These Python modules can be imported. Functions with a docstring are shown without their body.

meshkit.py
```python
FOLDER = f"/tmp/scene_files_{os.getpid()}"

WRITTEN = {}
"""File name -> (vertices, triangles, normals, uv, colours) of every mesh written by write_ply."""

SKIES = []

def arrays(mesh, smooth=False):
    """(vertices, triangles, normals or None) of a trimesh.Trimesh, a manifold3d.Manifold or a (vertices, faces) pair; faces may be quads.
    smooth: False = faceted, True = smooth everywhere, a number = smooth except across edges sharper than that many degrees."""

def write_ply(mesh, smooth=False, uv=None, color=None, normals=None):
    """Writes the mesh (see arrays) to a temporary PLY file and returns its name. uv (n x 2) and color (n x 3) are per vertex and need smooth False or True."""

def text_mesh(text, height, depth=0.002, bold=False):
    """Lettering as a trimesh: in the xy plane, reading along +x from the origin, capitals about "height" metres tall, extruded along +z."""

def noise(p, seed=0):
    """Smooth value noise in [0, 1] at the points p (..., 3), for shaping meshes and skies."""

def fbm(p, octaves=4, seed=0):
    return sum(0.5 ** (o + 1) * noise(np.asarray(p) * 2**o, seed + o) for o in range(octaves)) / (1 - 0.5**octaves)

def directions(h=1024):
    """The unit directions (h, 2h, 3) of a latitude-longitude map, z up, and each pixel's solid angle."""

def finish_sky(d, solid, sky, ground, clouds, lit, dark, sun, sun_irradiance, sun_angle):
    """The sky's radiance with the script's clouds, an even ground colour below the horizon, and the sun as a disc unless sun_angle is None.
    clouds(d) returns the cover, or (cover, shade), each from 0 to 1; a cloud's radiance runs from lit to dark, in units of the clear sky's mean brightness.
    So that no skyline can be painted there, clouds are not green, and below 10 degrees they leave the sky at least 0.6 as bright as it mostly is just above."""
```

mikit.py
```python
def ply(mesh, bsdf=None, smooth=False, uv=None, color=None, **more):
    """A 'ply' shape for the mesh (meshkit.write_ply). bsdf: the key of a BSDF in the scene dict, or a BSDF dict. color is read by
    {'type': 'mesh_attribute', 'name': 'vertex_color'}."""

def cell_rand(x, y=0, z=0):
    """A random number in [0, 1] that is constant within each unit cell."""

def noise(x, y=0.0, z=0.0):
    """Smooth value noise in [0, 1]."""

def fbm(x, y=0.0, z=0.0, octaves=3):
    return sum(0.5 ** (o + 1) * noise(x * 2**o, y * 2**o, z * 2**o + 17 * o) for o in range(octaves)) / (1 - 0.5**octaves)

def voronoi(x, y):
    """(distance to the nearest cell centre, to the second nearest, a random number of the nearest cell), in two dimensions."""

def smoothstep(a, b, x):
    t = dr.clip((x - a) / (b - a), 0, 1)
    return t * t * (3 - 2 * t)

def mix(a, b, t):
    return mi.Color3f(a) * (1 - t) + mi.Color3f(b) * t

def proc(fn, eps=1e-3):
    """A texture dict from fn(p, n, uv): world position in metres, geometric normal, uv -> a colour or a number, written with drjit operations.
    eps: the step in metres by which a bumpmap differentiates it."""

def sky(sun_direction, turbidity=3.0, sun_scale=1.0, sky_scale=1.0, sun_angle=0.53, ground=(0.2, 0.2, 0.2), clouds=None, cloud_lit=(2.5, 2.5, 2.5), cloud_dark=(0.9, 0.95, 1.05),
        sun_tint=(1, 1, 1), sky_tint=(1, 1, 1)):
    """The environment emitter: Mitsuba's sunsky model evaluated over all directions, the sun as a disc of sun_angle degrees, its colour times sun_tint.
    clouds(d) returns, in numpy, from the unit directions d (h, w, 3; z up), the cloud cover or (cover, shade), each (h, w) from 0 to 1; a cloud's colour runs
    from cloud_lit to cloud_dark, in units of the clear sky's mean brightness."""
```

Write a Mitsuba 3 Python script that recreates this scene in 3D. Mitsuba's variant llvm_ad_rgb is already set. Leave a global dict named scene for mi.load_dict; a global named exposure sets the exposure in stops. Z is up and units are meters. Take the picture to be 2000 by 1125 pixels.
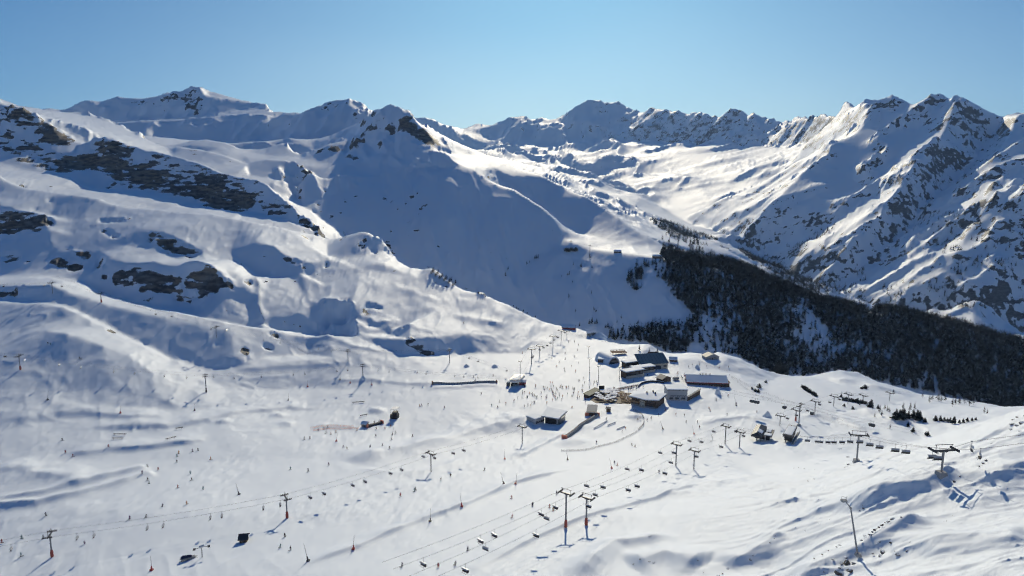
import math, random
import numpy as np
import trimesh, manifold3d
import drjit as dr
import mitsuba as mi
import mikit, meshkit
from scipy.interpolate import LinearNDInterpolator
from scipy.ndimage import gaussian_filter, gaussian_filter1d, map_coordinates
from scipy.spatial import cKDTree

# ------------------------------------------------------------------ camera, sky, exposure
T = mi.ScalarTransform4f
scene, labels = {}, {}
FPX, PITCH, CAMZ = 1333.0, math.radians(9.4), 175.0          # the camera: focal length in photo pixels, downward pitch, height
CP, SP = math.cos(PITCH), math.sin(PITCH)
SUN_AZ, SUN_EL = math.radians(5.0), math.radians(25.5)
SUN = (math.sin(SUN_AZ) * math.cos(SUN_EL), math.cos(SUN_AZ) * math.cos(SUN_EL), math.sin(SUN_EL))
scene['camera'] = {'type': 'perspective', 'fov': 2 * math.degrees(math.atan(1000 / FPX)), 'fov_axis': 'x', 'near_clip': 1.0, 'far_clip': 60000.0,
                   'to_world': T().look_at(origin=[0, 0, CAMZ], target=[0, CP, CAMZ - SP], up=[0, 0, 1])}
def thin_haze(d):                                               # a thin veil, denser to the horizon and brighter towards the sun
    e = np.degrees(np.arcsin(np.clip(d[..., 2], 0, 1)))
    return .92 * np.exp(-e / 8.5) * np.clip(d @ np.array(SUN), 0, 1) ** 6 * (.94 + .12 * meshkit.noise(d * [5, 5, 20], 3))
scene['sky'] = mikit.sky(SUN, turbidity=3.2, ground=(0.4, 0.42, 0.46), sun_tint=(0.815, 0.965, 1.18), sky_tint=(0.085, 0.305, 0.585), clouds=thin_haze, cloud_lit=(9.5, 10.4, 9.5))
exposure = 1.9

# ------------------------------------------------------------------ from survey pixels to places
def ray(u, v):
    a, b = (np.asarray(u, float) - 1000) / FPX, -(np.asarray(v, float) - 562.5) / FPX
    return a, CP + b * SP, -SP + b * CP                       # per metre of axis depth

def place(u, v, d):
    x, y, z = ray(u, v)
    return x * d, y * d, CAMZ + z * d

# ------------------------------------------------------------------ noise tables
_rs = np.random.RandomState(7)
_tab = _rs.rand(256, 256)
def vnoise(x, y, k=0):
    x, y = np.asarray(x, float) + 37.7 * k, np.asarray(y, float) + 91.3 * k
    i, j = np.floor(x).astype(np.int64), np.floor(y).astype(np.int64)
    s, t = x - i, y - j
    s, t = s * s * s * (s * (6 * s - 15) + 10), t * t * t * (t * (6 * t - 15) + 10)
    i0, j0, i1, j1 = i & 255, j & 255, (i + 1) & 255, (j + 1) & 255
    return (_tab[i0, j0] * (1 - s) + _tab[i1, j0] * s) * (1 - t) + (_tab[i0, j1] * (1 - s) + _tab[i1, j1] * s) * t
def fbm2(x, y, octs=4, k=0, gain=0.5):
    out, a, tot = 0, 1.0, 0.0
    for o in range(octs):
        out = out + a * vnoise(x * 2.03**o, y * 2.03**o, k + o); tot += a; a *= gain
    return out / tot
def ridged(x, y, octs=4, k=0, gain=0.5):
    out, a, tot, w = 0, 1.0, 0.0, 1.0
    for o in range(octs):
        n = 1 - np.abs(2 * vnoise(x * 2.03**o, y * 2.03**o, k + o) - 1)
        n = n * n * w
        w = np.clip(n * 1.6, 0, 1)
        out = out + a * n; tot += a; a *= gain
    return out / tot
def sstep(a, b, x):
    t = np.clip((x - a) / (b - a), 0, 1)
    return t * t * (3 - 2 * t)

# ------------------------------------------------------------------ survey lines: (u, v, axis depth) of crests, feet and benches
PTS, SKYLINE = [], []
def line(pts, back=None, front=None, step=9.0, sky=False):
    """Samples a break line; back / front = (depth ratio, height change) add a parallel line behind or before it."""
    p = np.array(pts, float)
    out = []
    for a, b in zip(p[:-1], p[1:]):
        n = max(1, int(np.hypot(*(b - a)[:2]) / step))
        t = (np.arange(n) / n)[:, None]
        q = a + (b - a) * t
        q[:, 2] = np.exp(np.log(a[2]) + (np.log(b[2]) - np.log(a[2])) * t[:, 0])
        out.append(q)
    q = np.vstack(out + [p[-1:]])
    x, y, z = place(q[:, 0], q[:, 1], q[:, 2])
    for x_, y_, z_ in zip(x, y, z):
        PTS.append((math.atan2(x_, y_), math.hypot(x_, y_), z_))
        if sky: SKYLINE.append((x_, y_))
    for off in (back, front):
        if off:
            for x_, y_, z_ in zip(x, y, z):
                PTS.append((math.atan2(x_, y_), math.hypot(x_, y_) * off[0], z_ + off[1]))
def spot(*pts):
    for u, v, d in pts:
        x, y, z = place(u, v, d)
        PTS.append((math.atan2(x, y), math.hypot(x, y), z))

# under and beside the camera
for th in np.arange(-56, 57, 8):
    s = th / 56
    PTS.append((math.radians(th), 12, 88 + 2 * s)); PTS.append((math.radians(th), 60, 84 + 22 * s)); PTS.append((math.radians(th), 110, 76 + 28 * s))
# the bowl of pistes
line([(-500, 1125, 285), (0, 1125, 270), (300, 1125, 255), (700, 1125, 230), (1000, 1125, 215), (1250, 1125, 205), (1500, 1125, 190), (1700, 1125, 160), (2000, 1125, 130), (2500, 1125, 108)], step=60)
line([(-500, 1000, 328), (0, 1000, 326), (500, 1000, 314), (1000, 1000, 294), (1250, 1000, 273), (1500, 1000, 232), (1700, 1000, 195), (2000, 1000, 165), (2500, 1000, 138)], step=60)
line([(-500, 900, 385), (0, 900, 385), (500, 900, 404), (1000, 900, 400), (1300, 900, 388)], step=60)
line([(1300, 940, 345), (1420, 945, 310), (1600, 930, 275), (1750, 900, 250), (1850, 875, 230), (2000, 850, 205), (2500, 830, 165)], step=50)
line([(1470, 938, 326), (1540, 926, 325), (1600, 913, 322), (1700, 896, 315), (1760, 877, 300), (1800, 862, 285), (1880, 835, 258), (1950, 812, 242), (2000, 795, 230), (2100, 762, 212), (2300, 700, 185), (2500, 650, 175)], back=(1.06, -7), step=25)
line([(1470, 920, 372), (1560, 900, 385), (1640, 886, 400), (1720, 880, 420), (1800, 860, 430), (1900, 835, 430), (2100, 815, 430), (2400, 800, 420)], step=40)
line([(-500, 850, 405), (0, 850, 412), (400, 850, 440), (800, 850, 465), (1000, 850, 465), (1300, 850, 458), (1500, 852, 452), (1620, 850, 455)], step=60)
line([(-500, 800, 435), (0, 800, 440), (300, 800, 473), (600, 800, 515), (1000, 800, 516), (1300, 800, 516), (1500, 800, 522), (1700, 800, 530), (1850, 810, 490), (2200, 800, 455)], step=60)
line([(-500, 760, 455), (0, 760, 462), (300, 762, 490), (450, 760, 535), (600, 760, 560), (1000, 760, 565), (1300, 760, 565), (1500, 762, 580), (1700, 765, 605), (1850, 790, 580), (1940, 795, 560), (2200, 790, 500)], step=60)
line([(-500, 700, 490), (0, 700, 495), (200, 716, 500), (300, 730, 512), (400, 736, 545), (600, 720, 588), (900, 720, 620), (1200, 720, 625), (1400, 720, 632), (1500, 745, 620)], step=60)
line([(-500, 640, 525), (0, 640, 545), (130, 650, 525), (250, 693, 522), (330, 718, 538), (400, 722, 560), (550, 708, 590), (700, 692, 622), (900, 690, 672), (1150, 690, 680), (1300, 700, 655), (1420, 705, 650)], step=40)
line([(-500, 590, 575), (0, 590, 585), (120, 597, 575), (200, 637, 566), (280, 678, 552), (330, 704, 552)], step=12)                     # the lobe before the gully
line([(-500, 580, 600), (0, 583, 602), (120, 592, 591), (200, 632, 579), (285, 672, 563), (340, 706, 559), (400, 706, 566), (450, 702, 572), (520, 697, 598), (600, 692, 630)], step=8)   # gully floor
line([(-500, 545, 640), (0, 558, 612), (100, 556, 606), (200, 592, 602), (280, 612, 596), (350, 628, 598), (450, 648, 603), (520, 661, 618), (600, 674, 642)], step=8)
line([(-500, 520, 720), (-300, 530, 690), (0, 543, 655), (50, 540, 650), (100, 541, 645), (140, 550, 640), (190, 572, 632), (250, 592, 625), (300, 603, 620), (350, 613, 617), (450, 632, 617), (600, 655, 650), (680, 668, 690)], back=(1.045, -6), step=15)
line([(800, 662, 655), (900, 652, 692), (1000, 655, 715), (1100, 660, 735)], step=40)
# benches and outcrops on the left
line([(-500, 395, 850), (-200, 400, 830), (0, 405, 812), (60, 412, 806), (85, 420, 800), (95, 440, 795)], step=8)
line([(-500, 470, 800), (0, 465, 776), (60, 462, 775), (95, 448, 782)], step=8)
line([(-400, 540, 730), (0, 540, 705), (60, 535, 702), (140, 545, 700), (220, 575, 682), (300, 597, 672), (380, 604, 668)], step=15)
line([(100, 425, 830), (200, 440, 815), (260, 440, 815)], step=15)
line([(130, 455, 790), (200, 470, 775), (250, 480, 765)], step=15)
line([(105, 505, 738), (150, 525, 728), (200, 520, 724)], step=10)
line([(100, 485, 752), (150, 498, 745), (195, 495, 748)], step=10)
line([(205, 500, 722), (225, 522, 706), (260, 514, 712), (300, 511, 715), (345, 519, 711), (370, 509, 706), (410, 514, 697), (428, 532, 692)], step=6)
line([(222, 562, 692), (260, 578, 686), (330, 576, 683), (350, 586, 681), (380, 590, 677), (415, 580, 676), (433, 579, 677)], step=6)
line([(278, 449, 795), (310, 451, 792), (340, 461, 787), (370, 478, 777), (392, 497, 766)], step=6)
line([(285, 470, 776), (320, 496, 758), (345, 506, 754), (388, 504, 756)], step=6)
line([(405, 505, 752), (450, 515, 745), (490, 545, 725), (505, 580, 695), (498, 615, 665), (515, 640, 645)], step=15)
line([(450, 490, 800), (475, 480, 803), (500, 473, 805), (530, 479, 800), (560, 499, 792), (592, 516, 782)], step=8)
line([(470, 515, 776), (510, 540, 766), (545, 546, 764), (590, 536, 768)], step=8)
spot((600, 480, 850), (650, 505, 830), (700, 525, 815), (600, 540, 778), (700, 552, 770), (800, 582, 770), (900, 618, 750), (800, 632, 690), (560, 620, 680), (980, 630, 742), (640, 560, 760), (850, 605, 748))
line([(605, 592, 716), (650, 590, 716), (690, 594, 715)], step=10); line([(610, 623, 696), (650, 626, 695), (692, 627, 696)], step=10)
spot((600, 655, 650), (640, 655, 655), (700, 656, 663), (760, 655, 688))
# the far edge of the bowl
line([(640, 478, 905), (655, 476, 915), (680, 460, 918), (700, 451, 920), (722, 450, 918), (742, 455, 915), (752, 466, 912), (762, 488, 905), (772, 502, 898), (790, 515, 890), (812, 527, 878), (822, 527, 868), (835, 521, 858), (850, 522, 850), (868, 535, 842), (890, 559, 830), (915, 567, 820), (940, 571, 812), (955, 578, 806), (1000, 597, 795), (1030, 612, 788), (1060, 625, 784), (1085, 632, 781), (1110, 636, 778), (1135, 642, 770), (1165, 652, 757), (1185, 664, 738), (1200, 669, 725), (1240, 671, 715), (1252, 669, 708), (1266, 667, 704), (1280, 677, 698), (1295, 685, 692), (1320, 690, 685), (1370, 690, 682), (1405, 686, 686), (1440, 693, 676), (1475, 713, 662), (1500, 726, 655), (1530, 734, 652), (1560, 734, 665), (1585, 731, 680), (1640, 723, 708), (1680, 726, 718), (1715, 743, 710), (1760, 756, 700), (1800, 768, 690), (1850, 775, 680), (1920, 783, 652), (1965, 796, 605), (2050, 800, 565), (2500, 790, 500)], back=(1.07, -26), step=6)
line([(640, 500, 850), (655, 505, 842), (690, 515, 834), (740, 510, 840), (770, 518, 850)], step=8)
line([(815, 540, 825), (840, 555, 815), (880, 572, 806)], step=8)
# lit bench before the cliff
line([(-500, 290, 930), (-300, 305, 915), (0, 337, 900), (37, 360, 892), (60, 367, 888), (130, 378, 884), (180, 385, 882), (240, 402, 880), (265, 405, 880), (330, 408, 880), (420, 416, 882), (500, 432, 890), (560, 445, 900), (600, 455, 915), (640, 465, 935)], back=(1.03, -7), step=10)
# the cliff ridge
line([(-500, 120, 1380), (-300, 150, 1300), (0, 196, 1180), (30, 205, 1180), (43, 207, 1180), (60, 215, 1185), (75, 218, 1190), (85, 230, 1200), (103, 250, 1200), (120, 263, 1195), (150, 285, 1182), (180, 271, 1172), (200, 268, 1167), (215, 269, 1160), (240, 278, 1150), (280, 289, 1132), (310, 297, 1120), (340, 303, 1112), (380, 313, 1100), (400, 322, 1092), (430, 333, 1080), (470, 342, 1062), (500, 348, 1050), (540, 372, 1022), (570, 392, 1000), (600, 418, 985), (630, 442, 972), (655, 465, 960)], step=6)
line([(-500, 280, 1150), (-300, 290, 1120), (0, 316, 1075), (30, 325, 1072), (60, 333, 1070), (130, 345, 1065), (210, 372, 1060), (300, 378, 1048), (370, 394, 1030), (430, 406, 1015), (510, 416, 998), (580, 436, 972), (650, 468, 952)], step=8)
line([(150, 312, 1140), (230, 322, 1120), (310, 338, 1095), (400, 356, 1065), (480, 375, 1035)], step=8)
line([(80, 217, 1800), (165, 218, 1800), (185, 224, 1790), (215, 237, 1720), (240, 245, 1680), (270, 260, 1600), (300, 276, 1520), (340, 285, 1470)], back=(1.06, -30), step=8)
line([(-500, 130, 2000), (-100, 190, 1900), (0, 205, 1850), (60, 214, 1820)], step=20)
line([(360, 325, 1300), (430, 345, 1260), (500, 365, 1220), (560, 400, 1180), (620, 440, 1130)], step=15)
# hummocks behind it
line([(330, 291, 1450), (350, 285, 1450), (380, 288, 1445), (420, 296, 1430), (450, 308, 1410), (480, 318, 1400)], back=(1.05, -14), step=6)
line([(340, 308, 1370), (400, 318, 1350), (450, 328, 1335), (480, 332, 1330)], step=8)
line([(360, 277, 1720), (385, 271, 1720), (410, 270, 1715), (440, 276, 1700), (465, 287, 1680), (485, 297, 1660)], back=(1.05, -14), step=6)
line([(370, 284, 1640), (420, 290, 1630), (470, 300, 1610)], step=8)
line([(485, 316, 1420), (520, 308, 1430), (560, 312, 1420), (590, 318, 1410), (612, 334, 1390)], back=(1.05, -12), step=6)
line([(490, 342, 1330), (540, 352, 1320), (590, 352, 1320), (608, 340, 1350)], step=8)
line([(515, 290, 1720), (540, 280, 1730), (555, 276, 1730), (580, 292, 1700), (590, 306, 1640)], back=(1.05, -12), step=6)
line([(520, 302, 1640), (560, 304, 1630), (585, 310, 1610)], step=8)
line([(560, 270, 1900), (600, 276, 1880), (622, 285, 1820)], step=8)
line([(613, 296, 1640), (635, 283, 1650), (655, 280, 1650), (668, 290, 1640), (675, 300, 1625)], step=5)
line([(605, 312, 1570), (640, 312, 1570), (668, 308, 1580)], step=6)
line([(640, 326, 1520), (615, 345, 1450), (595, 365, 1380), (580, 385, 1310), (590, 402, 1260)], step=8)
# bowl under the pass
line([(230, 238, 2350), (300, 233, 2380), (380, 226, 2400), (430, 221, 2420), (480, 218, 2430), (520, 219, 2420), (555, 222, 2400)], back=(1.06, -25), step=8)
line([(260, 264, 2230), (320, 278, 2200), (380, 272, 2230), (440, 276, 2240), (490, 284, 2170), (540, 279, 2170)], step=8)
line([(430, 222, 2410), (470, 240, 2350), (510, 262, 2260), (545, 282, 2130)], step=8)
# peaks along the left skyline
line([(-500, 190, 2900), (-60, 170, 2600), (0, 182, 2500), (27, 192, 2480), (45, 203, 2470), (62, 213, 2460)], back=(1.1, -60), step=6)
line([(62, 212, 3600), (75, 207, 3600), (92, 213, 3600), (115, 216, 3600)], step=6)
line([(108, 216, 3050), (120, 209, 3080), (145, 203, 3100), (158, 199, 3100), (172, 196, 3100), (190, 193, 3100), (215, 192, 3100), (232, 182, 3120), (245, 183, 3120), (257, 188, 3120), (270, 185, 3130), (283, 190, 3130), (300, 184, 3140), (310, 180, 3150), (330, 178, 3150), (345, 174, 3150), (360, 168, 3150), (380, 168, 3150), (390, 169, 3160), (425, 182, 3250), (460, 192, 3300), (480, 199, 3300), (500, 199, 3200), (512, 201, 3150), (525, 210, 3050), (545, 219, 2800)], back=(1.12, -120), step=5, sky=True)
line([(110, 240, 2960), (200, 246, 2930), (300, 240, 2930), (360, 236, 2930), (400, 228, 2930), (425, 222, 2960), (470, 220, 3000)], step=8)
line([(375, 170, 3140), (400, 190, 3070), (420, 207, 3000), (432, 218, 2960)], step=5)
line([(555, 221, 2320), (580, 219, 2310), (600, 216, 2300), (630, 206, 2300), (650, 194, 2300), (665, 190, 2300), (675, 192, 2300), (690, 195, 2310), (710, 203, 2310), (727, 216, 2280)], back=(1.1, -70), step=5, sky=True)
line([(560, 266, 2140), (600, 278, 2110), (650, 274, 2120), (690, 258, 2110)], step=8)
line([(668, 192, 2298), (690, 208, 2230), (700, 222, 2180)], step=5)
# the middle mountain
line([(700, 240, 1840), (727, 218, 1780), (735, 212, 1740), (745, 208, 1715), (755, 203, 1700), (765, 201, 1700), (780, 207, 1690), (790, 215, 1680), (800, 222, 1665), (820, 243, 1630), (838, 260, 1600), (852, 276, 1570)], step=5, sky=True)
line([(700, 240, 1840), (690, 262, 1740), (670, 300, 1600), (640, 335, 1480), (610, 365, 1380)], step=8)
line([(790, 214, 1700), (815, 233, 1720), (860, 262, 1750), (900, 281, 1740), (960, 306, 1690), (1000, 321, 1645)], back=(1.1, -70), step=8)
line([(800, 230, 1640), (790, 265, 1590), (770, 300, 1530), (740, 340, 1450)], step=12)
line([(838, 290, 1530), (845, 293, 1515), (870, 300, 1490), (880, 310, 1478), (895, 320, 1468), (920, 328, 1460), (950, 345, 1450), (975, 358, 1440), (1000, 366, 1430), (1013, 372, 1420), (1040, 391, 1400), (1060, 406, 1380), (1070, 418, 1370), (1090, 445, 1340), (1100, 464, 1320), (1115, 471, 1300), (1150, 487, 1280), (1200, 491, 1250), (1250, 498, 1225), (1290, 503, 1200)], step=6)
line([(900, 306, 1560), (950, 325, 1560), (1000, 345, 1550)], step=12)
line([(655, 492, 1060), (720, 522, 1095), (800, 562, 1110), (900, 612, 1115), (1000, 645, 1110), (1080, 668, 1080), (1200, 682, 1035), (1300, 702, 1005), (1400, 715, 985), (1500, 745, 985), (1700, 765, 985), (2000, 800, 950), (2500, 860, 900)], step=25)
# spurs behind it
line([(1000, 322, 1640), (1070, 345, 1600), (1110, 368, 1570), (1150, 386, 1530), (1180, 405, 1500), (1210, 424, 1460), (1250, 450, 1420), (1290, 478, 1380), (1330, 500, 1350)], back=(1.08, -50), step=8)
line([(1000, 378, 1510), (1040, 404, 1490), (1080, 435, 1445), (1130, 456, 1400), (1220, 480, 1330), (1280, 495, 1270)], step=12)
line([(1000, 310, 2700), (1060, 325, 2750), (1130, 350, 2700), (1180, 380, 2600), (1230, 405, 2500), (1280, 430, 2350), (1330, 452, 2200), (1400, 478, 2050), (1450, 500, 1950)], step=10)
line([(1010, 335, 2300), (1100, 362, 2250), (1180, 400, 2150), (1250, 440, 2000), (1320, 478, 1800), (1400, 505, 1650)], step=12)
# forest spur
line([(1290, 503, 1200), (1330, 512, 1190), (1400, 525, 1180), (1500, 560, 1160), (1600, 592, 1140), (1690, 612, 1130), (1740, 608, 1120), (1800, 622, 1110), (1900, 642, 1090), (2000, 676, 1060), (2200, 730, 1020), (2500, 800, 980)], step=12)
line([(1340, 500, 1400), (1400, 512, 1380), (1480, 535, 1350), (1560, 570, 1320), (1640, 596, 1300), (1720, 612, 1280)], back=(1.25, -120), step=12)
line([(1800, 640, 1500), (2000, 690, 1400), (2500, 800, 1250)], back=(1.2, -120), step=25)
# the far valley
line([(1150, 338, 6000), (1200, 352, 5600), (1260, 385, 4900), (1320, 420, 4300), (1370, 445, 3900), (1450, 478, 3400), (1520, 515, 3050), (1600, 560, 2700), (1680, 600, 2450), (1800, 640, 2250), (1930, 672, 2150), (2200, 740, 2000), (2500, 800, 1900)], step=12)
line([(1010, 300, 5500), (1080, 318, 5600), (1130, 335, 5400), (1180, 360, 4900), (1240, 400, 4300), (1310, 438, 3700), (1400, 475, 3200)], step=12)
# the far range and the right wall: the skyline
line([(780, 228, 8500), (815, 226, 8500), (828, 228, 8500), (850, 238, 8500), (880, 250, 8500), (900, 257, 8600), (912, 246, 9500), (925, 240, 9500), (935, 234, 9500), (942, 232, 9500), (950, 235, 9500), (958, 240, 9500), (975, 243, 9500), (985, 237, 9500), (1005, 236, 9400), (1015, 233, 9300), (1028, 220, 9200), (1035, 224, 9200), (1048, 236, 9200), (1053, 233, 9200), (1060, 226, 9200), (1068, 233, 9200), (1075, 237, 9200), (1090, 232, 9100), (1100, 230, 9000), (1110, 216, 9000), (1120, 210, 9000), (1133, 204, 9000), (1147, 191, 9000), (1158, 192, 9000), (1163, 197, 9000), (1168, 190, 9000), (1174, 190, 9000), (1180, 198, 9000), (1193, 194, 8900), (1205, 198, 8900), (1215, 198, 8800), (1230, 207, 8700), (1245, 216, 8500), (1262, 217, 8400), (1275, 211, 8200), (1290, 209, 7900), (1310, 212, 7700), (1317, 216, 7600), (1325, 212, 7500), (1345, 218, 7350), (1352, 215, 7300), (1365, 216, 7150), (1380, 222, 7000), (1390, 229, 6950), (1408, 222, 6850), (1420, 210, 6800), (1428, 205, 6750), (1436, 209, 6700), (1445, 208, 6650), (1455, 216, 6600), (1480, 218, 6450), (1500, 226, 6350), (1530, 236, 6150), (1545, 231, 5950), (1560, 223, 5750), (1580, 223, 5500), (1600, 220, 5250), (1610, 219, 5150), (1622, 220, 4950), (1640, 212, 4700), (1650, 203, 4550), (1662, 195, 4400), (1672, 197, 4300), (1683, 190, 4200), (1695, 193, 4150), (1720, 193, 4000), (1735, 192, 3950), (1745, 190, 3900), (1762, 187, 3840), (1780, 191, 3780), (1795, 193, 3730), (1803, 187, 3700), (1830, 185, 3650), (1845, 187, 3620), (1865, 181, 3560), (1880, 178, 3500), (1895, 183, 3490), (1905, 193, 3480), (1920, 203, 3470), (1940, 218, 3450), (1960, 232, 3430), (1975, 224, 3300), (2000, 223, 3260), (2050, 210, 3220), (2150, 230, 3150), (2300, 200, 3100), (2500, 210, 3000)], back=(1.15, -350), step=3, sky=True)
for a in ([(780, 300, 7900), (900, 290, 8300), (1000, 275, 8400), (1090, 275, 8300), (1180, 268, 8200), (1290, 275, 7400), (1400, 280, 6500), (1490, 285, 5900), (1560, 280, 5300), (1620, 265, 4700)],
          [(900, 310, 6600), (1000, 296, 6900), (1090, 300, 7100), (1180, 310, 6800), (1280, 330, 6000), (1380, 345, 5300), (1450, 360, 4750), (1520, 340, 4600)]):
    line(a, step=15)
# right wall: spurs and gullies
line([(1735, 195, 3930), (1690, 235, 3800), (1640, 275, 3680), (1590, 320, 3560), (1530, 370, 3450), (1470, 420, 3370), (1440, 450, 3380)], step=8)
line([(1880, 180, 3500), (1850, 240, 3320), (1800, 310, 3120), (1760, 360, 2980), (1720, 420, 2830), (1660, 480, 2740), (1600, 530, 2720)], step=8)
line([(1985, 226, 3250), (1950, 290, 3000), (1910, 370, 2740), (1880, 420, 2610), (1830, 490, 2470), (1780, 560, 2350), (1740, 600, 2330)], step=8)
line([(1960, 238, 3420), (1900, 310, 3270), (1840, 370, 3060), (1780, 440, 2860), (1700, 520, 2660)], step=10)
line([(1800, 240, 3520), (1740, 310, 3330), (1690, 370, 3180), (1620, 440, 3000), (1560, 490, 2900)], step=10)
line([(2100, 330, 2480), (2000, 375, 2430), (1930, 390, 2540), (1890, 440, 2470), (1850, 540, 2290)], step=8)
line([(2000, 470, 2300), (1950, 530, 2220), (1900, 590, 2160)], step=10)
line([(1835, 602, 2150), (1880, 585, 2120), (1910, 582, 2100), (1940, 600, 2090), (1985, 640, 2050)], step=8)
# ------------------------------------------------------------------ the ground as a height field on rings round the camera
NT, NR = 1300, 2000
TH = np.radians(np.linspace(-50, 50, NT))
LR = np.linspace(math.log(14), math.log(14000), NR)
RR = np.exp(LR)
_p = np.array(sorted(set((round(a, 5), round(math.log(b), 5), round(c, 2)) for a, b, c in PTS)))
_p = _p[np.unique(np.round(_p[:, :2] * 2000).astype(int), axis=0, return_index=True)[1]]
_far = np.array([(math.radians(t), math.log(15000), 100.0) for t in np.arange(-60, 61, 5)])
_p = np.vstack([_p, _far])
_interp = LinearNDInterpolator(_p[:, :2] * [1.0, 1.0], _p[:, 2], fill_value=80.0)
_tc, _lc = np.meshgrid(TH, LR, indexing='ij')
H = _interp(_tc, _lc)
Hs = gaussian_filter(H, (0.9, 1.1), mode='nearest')
Hw = gaussian_filter(H, (4, 5), mode='nearest')
_near = 1 - sstep(math.log(330), math.log(640), _lc)
H = Hs * (1 - _near) + Hw * _near
X, Y = np.sin(_tc) * RR, np.cos(_tc) * RR
def slope_of(H):
    dr_ = np.gradient(H, axis=1) / np.gradient(RR)[None]
    dt_ = np.gradient(H, axis=0) / (np.gradient(TH)[:, None] * RR[None])
    return np.hypot(dr_, dt_)
steep = gaussian_filter(slope_of(H), 3)
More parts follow.
